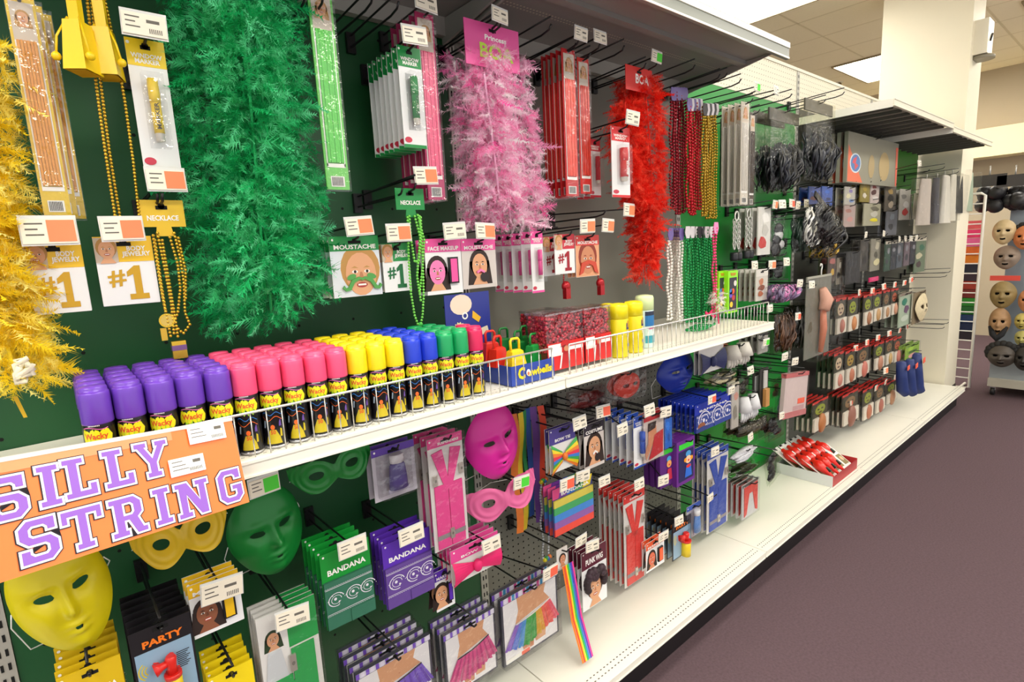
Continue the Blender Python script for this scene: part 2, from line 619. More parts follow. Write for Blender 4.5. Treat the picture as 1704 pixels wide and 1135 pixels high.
# ---------------------------------------------------------------- hooks and price tags
def hook(x, z, yf, hold, tagpx=None, col='w', double=True, rise=.028):
    """black wire peg hook; its label arm carries a price tag"""
    cap = {'w': 'plain', 'o': 'orange-stickered', 'r': 'red-stickered', 'g': 'green-stickered'}[col]
    lab = 'black peg hook ' + (('with '+cap+' price tag, ') if tagpx else '') + hold
    lab = ' '.join(lab.split()[:16])
    t = T('peg_hook', lab, 'peg hook', (x, 0, z), 'black wire peg hooks')
    b = MB(); b.bx(-.012, .012, -.012, -.001, -.016, rise+.008, WIRE); b.build('base_clip', t)
    b = MB(); b.tube([(0, -.008, 0), (0, yf+.02, .004), (0, yf-.012, .010), (0, yf-.022, .022)], .0028, WIRE, 6); b.build('lower_wire', t)
    if tagpx:
        p = W(tagpx[0], tagpx[1], yf-.03)
        tx, tz = p.x-x, p.z-z
        sc = tagpx[2] if len(tagpx) > 2 else 1.0
        b = MB(); b.tube([(0, -.008, rise), (tx*.9, yf-.02, tz+.004), (tx, yf-.028, tz)], .0026, WIRE, 6); b.build('upper_wire', t)
        b = MB()
        wv, hv = .031*sc, .0175*sc
        b.bx(-wv, wv, -.0012, .0012, -hv, hv, TAGW)
        for i in range(3): b.rect(-wv*.85, -wv*(.2+.2*(i % 2)), hv*(.55-.45*i), hv*(.68-.45*i), -.0014, INK)
        if col == 'w':
            for i in range(7): b.rect(wv*(.2+.09*i), wv*(.245+.09*i), -hv*.75, -hv*.3, -.0014, INK)
            b.rect(wv*.1, wv*.7, hv*.2, hv*.5, -.0014, INK)
        tg = b.build('price_tag', t, (tx, yf-.031, tz), (rnd.uniform(-.1, .12), rnd.uniform(-.06, .06), rnd.uniform(-.12, .12)))
        b = MB(); b.bx(-wv-.002, wv+.002, .0014, .0024, -hv-.003, hv+.006, mat('#dcdcd8', .2)); b.build('holder', tg)
        if col != 'w':
            b = MB(); b.bx(-.002*sc, wv*.95, -.0022, -.0014, -hv*.85, hv*.9, {'o': ORANGE_STICKER, 'r': RED_STICKER, 'g': GREEN_STICKER}[col]); b.build('sticker', tg)
    elif double:
        b = MB(); b.tube([(0, -.008, rise), (0, yf-.02, rise+.014)], .0026, WIRE, 6); b.build('upper_wire', t)
    return t


def R(q, y):
    xl, yl, xr, yr, yb = q
    a = W(xl, yl, y); c = W(xr, yr, y)
    zt = (a.z+c.z)/2
    return a.x, c.x, zt, zat(a.x, y, yb)


def hang(name, label, cat, q, y, fn, n=1, dy=.018, base=None, tagpx=None, col='w', hk=True, rot=None, dx=0.0, dz=0.0, hz=-.014, fixed=False):
    x0, x1, zt, zb = R(q, y)
    xc = (x0+x1)/2
    if zt < 1.13 and not fixed:
        return hang(name, label, cat, q, y-.07, fn, n, dy, base, tagpx, col, hk, rot, dx, dz, hz, True)
    t = T(name, label, cat, (xc, y, zt), None, rot)
    fn(t, x1-x0, zt-zb)
    bpy.context.view_layer.update()
    if hk: hook(xc, zt+hz, y-.012, 'holding the '+(base or label), tagpx, col)
    if n > 1: stack(t, n, dy, base or label, dx, dz)
    return t


# ---------------------------------------------------------------- printed faces and pack parts
E1 = .0004


def face(b, cx, cz, r, y, skin=SKIN, hair=HAIRD, long=False, beard=None, paint=None, smile=True, neck=True):
    if hair:
        b.disc(cx, cz+r*.25, r*.98, r*1.12, y, hair, 18)
        if long:
            b.poly([(cx-r*1.0, cz+r*.4), (cx+r*1.0, cz+r*.4), (cx+r*1.25, cz-r*1.5), (cx-r*1.25, cz-r*1.5)], y, hair)
    y -= E1
    if neck: b.poly([(cx-r*.3, cz-r*.8), (cx+r*.3, cz-r*.8), (cx+r*.75, cz-r*1.5), (cx-r*.75, cz-r*1.5)], y, skin)
    y -= E1
    b.disc(cx, cz, r*.76, r, y, paint or skin, 18)
    y -= E1
    for s in (-1, 1):
        b.disc(cx+s*r*.3, cz+r*.12, r*.15, r*.075, y, mat('#f4efe6', .5), 10)
        b.disc(cx+s*r*.3, cz+r*.12, r*.07, r*.075, y-E1, HAIRD, 8)
        b.poly([(cx+s*r*.12, cz+r*.28), (cx+s*r*.48, cz+r*.3), (cx+s*r*.3, cz+r*.38)], y, hair or HAIRD)
    b.poly([(cx-r*.05, cz+r*.1), (cx+r*.05, cz+r*.1), (cx+r*.13, cz-r*.22), (cx-r*.13, cz-r*.22)], y, mat('#b87a55', .6) if skin is not SKIN3 else mat('#6d3f28', .6))
    b.disc(cx, cz-r*.5, r*.28, r*.13, y, LIP, 12)
    if smile: b.rect(cx-r*.2, cx+r*.2, cz-r*.53, cz-r*.45, y-E1, mat('#f6f2ea', .4))
    if beard:
        b.poly([(cx-r*.72, cz-r*.55), (cx-r*.55, cz-r*.28), (cx-r*.12, cz-r*.16), (cx, cz-r*.24), (cx+r*.12, cz-r*.16), (cx+r*.55, cz-r*.28), (cx+r*.74, cz-r*.6), (cx+r*.62, cz-r*.66), (cx+r*.45, cz-r*.46), (cx, cz-r*.38), (cx-r*.45, cz-r*.46), (cx-r*.6, cz-r*.66)], y-2*E1, beard)


def slot(b, w, z, y=-.001):
    b.rect(-w*.13, w*.13, z-.0035, z+.0035, y, HOLE)
    b.disc(0, z+.003, .006, .006, y, HOLE, 8)


def card(t, w, h, m=None, th=.0025, name='card'):
    b = MB(); b.bx(-w/2, w/2, 0, th, -h, 0, m or CARD)
    return b.build(name, t)


def header(t, w, hh, m, z=0.0, sl=True, name='header'):
    b = MB(); b.bx(-w/2, w/2, -.0008, -.0001, z-hh, z, m)
    if sl: slot(b, w, z-.014, -.0012)
    b.disc(-w*.43, z-.008, .003, .003, -.0012, WHITE, 6)
    return b.build(name, t)


def marker_pack(col, dark, words='WINDOW\nMARKER'):
    m = mat(col, .4); dk = mat(dark, .4)

    def fn(t, w, h):
        card(t, w, h)
        header(t, w, h*.2, m)
        text(words, WHITE, t, 0, -.0016, -h*.145, w*.8, h*.075, .03)
        one('bottom_strip', lambda b: b.bx(-w/2, w/2, -.0008, -.0001, -h, -h*.965, m), t)
        one('badge', lambda b: b.disc(-w*.3, -h*.92, w*.16, h*.03, -.001, mat('#c8324a', .4), 14), t)
        mk = one('marker', lambda b: b.lathe([(.0, -.62*h), (w*.12, -.62*h), (w*.13, -.45*h), (w*.135, -.18*h), (w*.12, -.17*h)], mat('#e9e4d8', .3), 12, (w*.03, -.011, -h*.15)), t)
        one('cap', lambda b: b.lathe([(w*.15, -.2*h), (w*.155, -.13*h), (w*.145, -.02*h), (.002, -.015*h)], m, 12, (w*.03, -.011, -h*.28)), mk)
        one('sleeve', lambda b: b.lathe([(w*.14, -.27*h), (w*.14, -.02*h)], m, 12, (w*.03, -.011, -h*.44)), mk)
        text('MARKER', dk if dark != col else WHITE, mk, w*.03, -.0125-w*.14, -h*.585, h*.2, w*.12, .02, PI/2)
        one('blister', lambda b: b.bx(-w*.24, w*.30, -.026, -.001, -h*.82, -h*.26, FILM), t)
    return fn


def one_mesh(m):
    b = MB()
    b.add([(x, y, 0) for x, y in [(0, 0), (4.4, 0), (4.4, 1.3), (3.1, 1.3), (3.1, 8), (1.8, 8), (0, 6.6), (0, 5.4), (1.4, 6.0), (1.4, 1.3), (0, 1.3)]], [tuple(range(11))], m)
    return b.mesh('lettering')


def jewelry_pack(col, glit, hair=HAIRB):
    m = mat(col, .4); g = mat(glit, .35, .3, var=.35, scale=900)

    def fn(t, w, h):
        card(t, w, h)
        header(t, w, h*.37, m)
        one('printed_photo', lambda b: (b.rect(-w*.5, -w*.12, -h*.37, -.002, -.0013, mat('#c9b8a4', .5)), face(b, -w*.3, -h*.19, h*.13, -.0017, SKIN, hair)), t)
        text('BODY\nJEWELRY', WHITE, t, w*.2, -.0016, -h*.22, w*.5, h*.17, .03)
        text('#', g, t, -w*.2, -.0012, -h*.6, w*.3, h*.24, .02, .12)
        o = bpy.data.objects.new('lettering', one_mesh(g)); C.objects.link(o); o.parent = t
        o.rotation_euler = (PI/2, 0, 0); o.scale = (w*.34/4.4, h*.5/8, 1); o.location = (-w*.02, -.0012, -h*.93)
    return fn


def face_pack(col, title, kind, paint=None, skin=SKIN, hair=HAIRD):
    m = mat(col, .4); pm = mat(paint or col, .5)

    def fn(t, w, h):
        card(t, w, h)
        header(t, w, h*.24, m)
        text(title, WHITE, t, 0, -.0016, -h*.18, w*.85, h*.075, .03)
        ph = MB()
        if kind == 'moustache':
            ph.rect(-w*.5, w*.5, -h*.995, -h*.24, -.0003, mat('#d5dbe2', .4)); face(ph, w*.08, -h*.63, h*.36, -.0006, skin, hair, neck=False)
            b2 = MB()
            r = h*.36; cx, cz = w*.08, -h*.78
            pts = [(-1.25, -.35), (-1.05, -.62), (-.75, -.55), (-.5, .05), (-.15, .32), (0, .2), (.15, .32), (.5, .05), (.75, -.55), (1.05, -.62), (1.25, -.3), (1.1, -.1), (1.05, -.35), (.9, -.3), (.65, .3), (.2, .55), (0, .45), (-.2, .55), (-.65, .3), (-.9, -.3), (-1.05, -.35), (-1.12, -.12)]
            b2.poly([(cx+x*r*.8, cz+z*r*.55) for x, z in pts], -.006, pm, .004)
            for s in (-1, 1): b2.disc(cx+s*r*.5, cz+r*.3, r*.24, r*.13, -.003, pm, 12, rot=s*-.3)
            ph.build('printed_face', t); b2.build('moustache', t)
        elif kind == 'makeup':
            face(ph, -w*.2, -h*.6, h*.22, -.0006, skin, hair, True, paint=pm if paint else None)
            ph.build('printed_face', t)
            mk = one('makeup_case', lambda b: b.bx(w*.1, w*.36, -.008, -.001, -h*.82, -h*.34, BLACK), t)
            one('makeup', lambda b: b.bx(w*.14, w*.32, -.0095, -.008, -h*.79, -h*.37, mat(col, .3)), mk)
        elif kind == 'woman':
            ph.rect(-w/2, w/2, -h, -h*.24, -.0004, mat('#cfc6c0', .5))
            face(ph, 0, -h*.55, h*.25, -.0008, skin, hair, True, smile=False)
            ph.disc(w*.12, -h*.78, w*.13, h*.1, -.0035, mat('#241a1c', .5), 12)
            ph.build('printed_photo', t)
            one('moustache', lambda b: b.poly([(-w*.12, -h*.66), (0, -h*.61), (w*.12, -h*.66), (w*.1, -h*.7), (0, -h*.655), (-w*.1, -h*.7)], -.006, pm, .003), t)
        elif kind == 'beard':
            ph.rect(-w*.5, w*.5, -h*.995, -h*.24, -.0003, mat('#e0a078', .5)); face(ph, 0, -h*.6, h*.34, -.0006, skin, mat('#8a2f1a', .5), neck=False)
            ph.build('printed_face', t)
            one('moustache', lambda b: b.poly([(-w*.4, -h*.95), (-w*.3, -h*.66), (0, -h*.6), (w*.3, -h*.66), (w*.4, -h*.95), (w*.25, -h*.9), (w*.16, -h*.74), (0, -h*.69), (-w*.16, -h*.74), (-w*.25, -h*.9)], -.006, pm, .003), t)
    return fn


def hair_pack(col, strip, photo=True, kind='hair'):
    m = mat(col, .5, var=.15, scale=120, bump=.3); st = mat(strip, .5, var=.1, scale=150, bump=.4)

    def fn(t, w, h):
        card(t, w, h, m)
        one('hair_strip', lambda b: [b.bx(-w*.34+w*.68*i/6, -w*.34+w*.68*(i+1)/6-.0006, -.004-.0012*(i % 2), -.0004, -h*.86, -h*.2, st) for i in range(6)], t)
        b = MB()
        b.rect(-w*.4, w*.4, -h*.2, -h*.03, -.001, mat('#cdbfae', .5))
        face(b, 0, -h*.1, w*.25, -.0014, SKIN, HAIRB, True)
        b.build('printed_photo', t)
        b = MB()
        for x0, x1 in ((-.4, -.35), (.35, .4)): b.rect(w*x0, w*x1, -h*.88, -h*.2, -.001, WHITE)
        b.rect(-w*.4, w*.4, -h*.885, -h*.865, -.001, WHITE)
        b.rect(-w*.3, w*.3, -h*.985, -h*.93, -.001, WHITE)
        for i in range(9): b.rect(-w*.25+w*.055*i, -w*.22+w*.055*i, -h*.98, -h*.935, -.0015, BLACK)
        b.build('label_print', t)
        one('sleeve', lambda b: b.bx(-w*.52, w*.52, -.008, .005, -h*1.01, .004, FILM), t)
    return fn


# ---------------------------------------------------------------- beads
BALLS = {}


def bead_mb(b, pts, r, m, seg=6, rings=4):
    for p in pts: b.ball(p, r, m, seg, rings)


def resample(pts, step):
    pts = [Vector(p) for p in pts]
    out = [pts[0]]; acc = 0
    for a, c in zip(pts, pts[1:]):
        d = (c-a).length
        k = step-acc
        while k <= d:
            out.append(a+(c-a)*(k/d)); k += step
        acc = d-(k-step)
    return out


def bead_necklace(label, x, y, z, drop, m, r=.0035, spread=.012, tagm=None, group=None, card_=True, wob=.003, name='bead_necklace', step=None):
    t = T(name, label, 'necklace', (x, y, z), group)
    pts = []
    N = 14
    ph = rnd.uniform(0, 6)
    for i in range(N+1): pts.append((-spread*min(1, .3+i/4)+wob*math.sin(i*.9+ph), wob*math.sin(i*1.3+ph), -drop*i/N))
    for i in range(N+1): pts.append((spread*min(1, .3+(N-i)/4)+wob*math.sin(i*1.1+ph), wob*math.cos(i*.8+ph)-.002, -drop*(1-i/N)))
    b = MB(); bead_mb(b, resample(pts, step or r*2.15), r, m)
    tag(b.build('beads', t), kind='stuff')
    if tagm:
        b = MB(); b.poly([(-.014, .012), (.014, .012), (.019, -.012), (.01, -.034), (-.01, -.034), (-.019, -.012)], -.008, tagm, .002); b.build('hang_card', t)
    return t


# ---------------------------------------------------------------- feather boas
import numpy as np


def feathers(name, parent, strands, rad, n, mt, lng=(.04, .075), seed=1, droop=.5, barbs=9, wid=.30):
    """soft downy feathers standing out around hanging cords; strands are lists of world points"""
    g = np.random.default_rng(seed)
    P = []; Tn = []
    for st in strands:
        a = np.array([tuple(p) for p in st], float)
        seg = np.linalg.norm(np.diff(a, axis=0), axis=1)
        cum = np.concatenate([[0], np.cumsum(seg)])
        k = int(n*cum[-1])
        s = g.uniform(0, cum[-1], k)
        P.append(np.stack([np.interp(s, cum, a[:, i]) for i in range(3)], 1))
    P = np.concatenate(P)
    N = len(P)
    th = g.uniform(0, 2*np.pi, N)
    dirv = np.stack([np.cos(th), np.sin(th)*.9, g.uniform(-1.3, .9, N)*droop*1.5], 1)
    dirv /= np.linalg.norm(dirv, axis=1, keepdims=True)
    ln = g.uniform(lng[0], lng[1], N)
    base = P+np.stack([np.cos(th), np.sin(th), np.zeros(N)], 1)*(rad*np.sqrt(g.uniform(0.02, 1.0, N)))[:, None]
    side = np.cross(dirv, g.normal(size=(N, 3))); side /= np.linalg.norm(side, axis=1, keepdims=True)
    bend = np.stack([g.normal(0, .35, N), g.normal(0, .35, N), -g.uniform(.1, .9, N)*droop], 1)
    tint = np.clip(g.normal(.55, .3, N), 0, 1)
    B = 20
    curl = g.uniform(.2, 1.6, N)
    cs = np.where(g.random(N) < .5, -1, 1)*g.uniform(.1, .55, N)

    def spine(t): return base+dirv*(ln*t*(1-.30*t*curl))[:, None]+bend*(ln*t*t*1.1*curl)[:, None]+side*(ln*cs*t*t)[:, None]
    nrm = np.cross(dirv, side)
    wf = g.uniform(.6, 1.3, N)*wid
    V = []
    for i in range(B):
        t0 = .06+.94*i/B
        a = spine(t0); c = spine(min(1.0, t0+.95/B))
        fwd = (c-a); fwd /= np.linalg.norm(fwd, axis=1, keepdims=True)+1e-9
        pr_ = (.35+.65*math.sin(PI*min(1, t0*1.05+.12)))*(1.15-.25*t0)
        for sgn in (-1, 1):
            k = ln*wf*pr_*g.uniform(.55, 1.3, N)
            tip = (a+c)*.5+side*(sgn*k*1.15)[:, None]+fwd*(k*g.uniform(.3, 1.7, N))[:, None]+nrm*(k*g.uniform(-.7, .9, N))[:, None]+g.normal(0, .0012, (N, 3))
            V.append(np.stack([a, c, tip], 1))
    nT = len(V)
    V = np.concatenate(V, 0).reshape(-1, 3)
    tt = np.tile(np.repeat(tint, 3), nT)
    nf = len(V)//3
    me = bpy.data.meshes.new(name)
    me.vertices.add(len(V)); me.vertices.foreach_set('co', V.astype(np.float32).ravel())
    me.loops.add(nf*3); me.loops.foreach_set('vertex_index', np.arange(nf*3, dtype=np.int32))
    me.polygons.add(nf); me.polygons.foreach_set('loop_start', np.arange(0, nf*3, 3, dtype=np.int32))
    at = me.attributes.new('tint', 'FLOAT', 'POINT'); at.data.foreach_set('value', tt.astype(np.float32))
    me.materials.append(mt)
    me.update()
    o = bpy.data.objects.new(name, me); C.objects.link(o)
    o.parent = parent
    o['kind'] = 'stuff'
    return o


def boa(label, strands_px, y, rad, n, cols, seed, headq=None, head=None, lng=(.04, .075), ys=(0, -.03, .02), htext=None, droop=.5):
    t = T('feather_boa', label, 'feather boa')
    mt = feather_mat(*cols)
    sts = [[W(px, py, y+ys[i % len(ys)]) for px, py in st] for i, st in enumerate(strands_px)]
    feathers('feathers', t, sts, rad, n, mt, lng, seed, droop)
    for st in sts:
        b = MB(); b.tube(st, .003, mat(cols[1], .7), 6); b.build('cord', t)
    if headq:
        x0, x1, zt, zb = R(headq, y-.05)
        h = one('header_card', lambda b: b.bx(x0, x1, y-.052, y-.05, zb, zt, mat(head, .4)), t)
        if htext:
            for (s_, m_, fx, fz, fw_, fh) in htext:
                text(s_, m_, h, x0+(x1-x0)*fx, y-.0528, zb+(zt-zb)*fz, (x1-x0)*fw_, (zt-zb)*fh, .03)
        b = MB(); xc = (x0+x1)/2
        b.rect(xc-.012, xc+.012, zt-.02, zt-.012, y-.0525, HOLE); b.build('hang_slot', h)
        hook(xc, zt-.016, y-.06, 'holding the '+label[:60].split(' hanging')[0])
    return t


# green boa, a triple loop hanging the whole height of the green bay
boa('huge fluffy green feather boa hanging in thick loops on the green backboard',
    [[(345, -60), (345, 80), (362, 250), (380, 420), (400, 545)], [(408, -60), (405, 80), (425, 250), (445, 420), (452, 535)], [(455, -60), (455, 90), (478, 250), (492, 400), (497, 500)], [(400, 0), (415, 150), (430, 330), (440, 480)]],
    -.20, .052, 1500, ('#078a48', '#1fbd6c', '#7af0b4'), 11, lng=(.026, .052), ys=(-.01, -.06, 0, -.09))
boa('pink and white feather boa hanging under a pink header card',
    [[(775, 95), (782, 180), (795, 270), (803, 378)], [(812, 85), (822, 180), (838, 270), (850, 372)], [(842, 95), (856, 180), (870, 270), (880, 376)], [(805, 120), (818, 220), (832, 340)]],
    -.20, .044, 1500, ('#ff6fba', '#ffc8e6', '#ffffff'), 12, (771, 40, 861, 43, 105), '#e0559a', lng=(.024, .048), ys=(0, -.04, 0, -.07),
    htext=[('BOA', mat('#b9e23c', .4), .55, .36, .62, .34), ('Princess', WHITE, .55, .68, .4, .12)])
boa('bright red feather boa hanging under a red header card',
    [[(1050, 135), (1045, 220), (1062, 300), (1070, 400), (1074, 465)], [(1072, 130), (1080, 220), (1085, 300), (1078, 400), (1068, 440)], [(1040, 170), (1040, 260), (1062, 340)]],
    -.20, .038, 1700, ('#d01408', '#f42a18', '#ff6248'), 13, (1040, 112, 1084, 113, 148), '#d8302a', lng=(.024, .046), ys=(0, -.03, -.05),
    htext=[('BOA', WHITE, .6, .5, .5, .4)])
t = boa('yellow feather boa with a white knotted cord end beside the yellow hair packs',
        [[(-60, 60), (-40, 250), (-8, 420), (15, 560), (30, 610)], [(-75, 300), (-30, 450), (20, 600), (38, 640)]],
        -.22, .042, 1700, ('#e6c012', '#ffe42c', '#fff898'), 14, lng=(.026, .05), ys=(0, -.04), droop=.6)
p = W(42, 618, -.33)
b = MB(); q = [(p.x+rnd.uniform(-.014, .014), p.y+rnd.uniform(-.008, .008), p.z+rnd.uniform(-.018, .022)) for i in range(26)]
b.tube(q, .0042, mat('#e6ddc2', .6, var=.1, scale=200), 6); b.build('knot', t)
p2 = W(25, 660, -.26); p3 = W(42, 695, -.26)
b = MB(); b.poly([(p2.x-.003, p2.z), (p2.x+.003, p2.z), (p3.x+.003, p3.z), (p3.x-.002, p3.z)], -.26, mat('#d8b020', .6), .001); b.build('stray_feather', t)

# ---------------------------------------------------------------- green and pink packs on the upper hooks
YU = -.24
OB = 'o'
hang('hair_extension_pack', 'long yellow hair strip pack with clear sleeve beside the yellow boa', 'hair pack', (5, -10, 55, -6, 358), YU, hair_pack('#e3c01a', '#e0973a'), 3, .03, 'yellow hair strip pack', dx=.012)
hang('marker_pack', 'yellow window marker blister pack hanging under a price tag', 'marker pack', (205, 57, 272, 75, 285), YU, marker_pack('#f2cf1c', '#3a2f08'), 1, tagpx=(240, 42, 1.05))
hook(W(262, 345, YU).x, W(262, 345, YU).z, YU, 'above the gold necklace card', (277, 300), 'o')
hang('jewelry_pack', 'gold number one body jewelry card beside the yellow boa', 'jewelry card', (35, 405, 132, 398, 525), YU, jewelry_pack('#eec01e', '#c89a20'), 3, .02, 'gold body jewelry card by the yellow boa', (82, 385, 1.15), 'o')
hang('jewelry_pack', 'gold number one body jewelry card under the gold bead chains', 'jewelry card', (153, 396, 250, 391, 510), YU, jewelry_pack('#eec01e', '#c89a20'), 2, .02, 'gold body jewelry card under the chains', (204, 382, 1.0), 'o')
hang('hair_extension_pack', 'lime green hair strip in a clear sleeve beside the green boa', 'hair pack', (510, -20, 550, -20, 315), YU, hair_pack('#6fcf5a', '#63d552'))
hang('marker_pack', 'green window marker blister pack, front one of a deep stack', 'marker pack', (660, 76, 698, 80, 245), YU, marker_pack('#128a3e', '#0b5a28'), 7, .026, 'green window marker pack', (690, 59))
hang('hair_extension_pack', 'pink hair strip pack with red header beside the green markers', 'hair pack', (690, 22, 720, 22, 332), -.22, hair_pack('#c02f68', '#f4648c'), 5, .03, 'pink hair strip pack', (709, 4))
hook(W(664, 330, YU).x, W(664, 330, YU).z+.0, YU, 'above the green shamrock necklace', (709, 293), 'o')
hang('face_pack', 'green moustache card with a smiling man on the front', 'moustache card', (546, 396, 628, 390, 497), YU, face_pack('#128a3e', 'MOUSTACHE', 'moustache', '#4f9a4a', SKIN, HAIRB), 4, .022, 'green moustache card', (598, 377), 'o')
hang('jewelry_pack', 'green number one body jewelry card beside the green moustache card', 'jewelry card', (634, 408, 679, 402, 487), YU+.01, jewelry_pack('#128a3e', '#1d6a3c'), 3, .022, 'green body jewelry card', (664, 388), 'o')
hang('face_pack', 'pink face makeup card with a pink painted woman', 'makeup card', (705, 398, 765, 396, 492), YU, face_pack('#e8519c', 'FACE MAKEUP', 'makeup', '#f27db4'), 3, .022, 'pink face makeup card', (757, 385))
hang('face_pack', 'pink moustache card with a dark haired woman', 'moustache card', (766, 398, 823, 396, 482), YU, face_pack('#e8519c', 'MOUSTACHE', 'woman', '#f27db4'), 3, .022, 'pink moustache card', (808, 385), 'o')
hang('marker_pack', 'pink makeup stick blister pack beside the red number one cards', 'makeup stick', (882, 385, 902, 385, 488), YU, marker_pack('#ee4f9e', '#b02068', 'MAKEUP\nSTICK'), 5, .045, 'pink makeup stick pack')
hang('jewelry_pack', 'red number one body jewelry card in front of the other red one', 'jewelry card', (922, 392, 955, 388, 457), YU, jewelry_pack('#c8283a', '#a3222e'), 1, tagpx=(978, 377), col='o')
hang('jewelry_pack', 'red number one body jewelry card half behind its twin', 'jewelry card', (903, 396, 930, 392, 460), -.19, jewelry_pack('#c8283a', '#a3222e'))
hang('face_pack', 'red beard card with a red bearded man', 'moustache card', (957, 394, 996, 389, 462), YU, face_pack('#d83a34', 'MOUSTACHE', 'beard', '#c8442e', SKIN2), 3, .02, 'red beard card', (1012, 376), 'o')
hang('hair_extension_pack', 'red hair strip pack with tan photo top, thick stack', 'hair pack', (934, 80, 956, 84, 326), YU, hair_pack('#c81c22', '#f0503c'), 5, .022, 'red hair strip pack')
hang('hair_extension_pack', 'red tinsel strip pack just beyond the red hair strips', 'hair pack', (960, 96, 979, 98, 322), YU+.02, hair_pack('#d8261e', '#d43a2a'), 2, .02, 'red tinsel strip pack')
hang('marker_pack', 'red window marker blister pack in front of the red boa', 'marker pack', (1017, 212, 1047, 211, 328), -.29, marker_pack('#d8282c', '#d8282c'), 1, tagpx=(1053, 197), base='red window marker pack')
hang('marker_pack', 'red window marker blister pack behind the red tinsel strip', 'marker pack', (980, 232, 998, 232, 328), -.18, marker_pack('#c82838', '#d8282c'), 3, .03, 'dark red window marker pack')
hook(W(1000, 362, YU).x, W(1000, 362, YU).z, YU, 'running under the red boa', (1047, 350), 'o')
# empty hooks
for i, (px, py, yy, note) in enumerate([(655, -2, -.25, 'empty beside the lime hair strip'), (612, -12, -.25, 'empty behind the lime hair strip'), (500, -14, -.25, 'empty beside the green boa top'), (530, -12, -.25, 'empty between green boa and lime hair strip'),
                            (908, 36, -.27, 'empty beside the pink boa header'), (1030, 72, -.27, 'empty before the red boa header'), (1148, 104, -.27, 'empty above the purple skull tag'), (1202, 118, -.27, 'empty above the gold beads'),
                            (1190, 120, -.27, 'empty above the red beads'), (1310, 153, -.27, 'third empty one on the cream pegboard'), (1398, 150, -.27, 'last one on the cream pegboard'), (1225, 128, -.27, 'empty at the start of the cream pegboard')]):
    p = W(px, py, yy); hook(p.x, p.z-.035, yy, note)
for px, py, tx, ty, c_, note in [(1254, 142, 1260, 145, 'g', 'first on the cream pegboard'), (1283, 148, 1292, 151, 'w', 'second on the cream pegboard'), (955, 60, 967, 57, 'w', 'above the red hair strips'), (990, 68, 999, 62, 'w', 'above the red tinsel strips'), (1086, 98, 1093, 95, 'g', 'above the red boa header'),
                             (826, 30, 832, 26, 'w', 'above the pink boa header')]:
    p = W(px, py, -.27); hook(p.x, p.z-.035, -.27, note, (tx, ty, .85), c_)

# yellow clackers and their cords
def clacker(label, px, py, y, rot, ang, hgt):
    p = W(px, py, y)
    t = T('clacker', label, 'noisemaker', p, 'yellow clackers', (0, ang, rot))
    YL = mat('#f6cf16', .35)
    b = MB()
    b.add([(-.0125, -.017, 0), (.0125, -.017, 0), (.0125, .017, 0), (-.0125, .017, 0), (-.0175, -.024, -hgt), (.0175, -.024, -hgt), (.0175, .024, -hgt), (-.0175, .024, -hgt)],
          [(0, 1, 2, 3), (0, 4, 5, 1), (1, 5, 6, 2), (2, 6, 7, 3), (3, 7, 4, 0)], YL)
    b.add([(-.015, -.021, -hgt-.0003), (.015, -.021, -hgt-.0003), (.015, .021, -hgt-.0003), (-.015, .021, -hgt-.0003)], [(0, 1, 2, 3)], mat('#d9ab10', .5))
    b.build('body', t)
    b = MB(); b.bx(-.008, .008, -.007, .007, 0, .09, YL); b.build('handle', t)
    for s in (-1, 1):
        c = (s*.026, -.022, -hgt*.75)
        cb_ = MB(); cb_.tube([(s*.009, -.008, .006), (s*.021, -.022, -hgt*.35), c], .0018, YL, 5); k_ = cb_.build('cord', t)
        bb_ = MB(); bb_.ball(c, .007, YL, 10, 6); bb_.build('ball', k_)
    return t


clacker('yellow plastic clacker with ball cords hanging in front of its twin', 128, 38, -.275, -.6, .02, .078)
clacker('yellow plastic clacker with ball cords just behind its twin', 171, 50, -.25, -.35, .0, .078)
GOLD = mat('#d9b23a', .22, .75)
for i, (pts, yy, nm) in enumerate([([(143, -20), (160, 140), (175, 250), (192, 362)], -.245, 'long gold bead chain hanging behind the yellow clackers'), ([(150, -20), (168, 140), (182, 250), (200, 362)], -.235, 'second long gold bead chain beside the first behind the clackers'),
                                   ([(170, -20), (192, 80), (208, 170), (222, 270), (232, 362)], -.24, 'gold bead chain hanging alone beside the yellow marker pack')]):
    P = [W(x, y, yy) for x, y in pts]
    t = T('bead_chain', nm, 'necklace', P[0], 'gold bead chains by the clackers')
    b = MB(); bead_mb(b, [q-P[0] for q in resample(P, .0062)], .0030, GOLD, 8, 5); tag(b.build('beads', t), kind='stuff')
    one('cord', lambda b: b.tube([q-P[0] for q in P], .0008, mat('#8a6a1c', .5), 4), t)


def necklace_card(label, q, y, col, bm, loops, word, bead_r, pend):
    x0, x1, zt, zb = R(q, y); xc = (x0+x1)/2; w_ = x1-x0; h_ = zt-zb
    t = T('necklace_card', label, 'necklace', (xc, y, zt))
    m = mat(col, .4)
    card(t, w_, h_, m); one('hang_slot', lambda b: slot(b, w_, -.014, -.001), t)
    text(word, WHITE, t, 0, -.001, -h_*.68, w_*.7, h_*.2, .03)
    one('neck', lambda b: b.poly([(-w_*.16, -h_), (w_*.16, -h_), (w_*.2, -h_*1.35), (-w_*.2, -h_*1.35)], 0, m, .002), t)
    b = MB()
    for pts in loops:
        P = [W(px, py, y-.004)-Vector((xc, y, zt)) for px, py in pts]
        bead_mb(b, resample(P, bead_r*2.2), bead_r, bm, 8, 5)
    tag(b.build('beads', t), kind='stuff')
    pend(t, xc, zt, y)
    hook(xc, zt-.014, y-.012, 'holding the '+label.split(' hanging')[0])
    return t


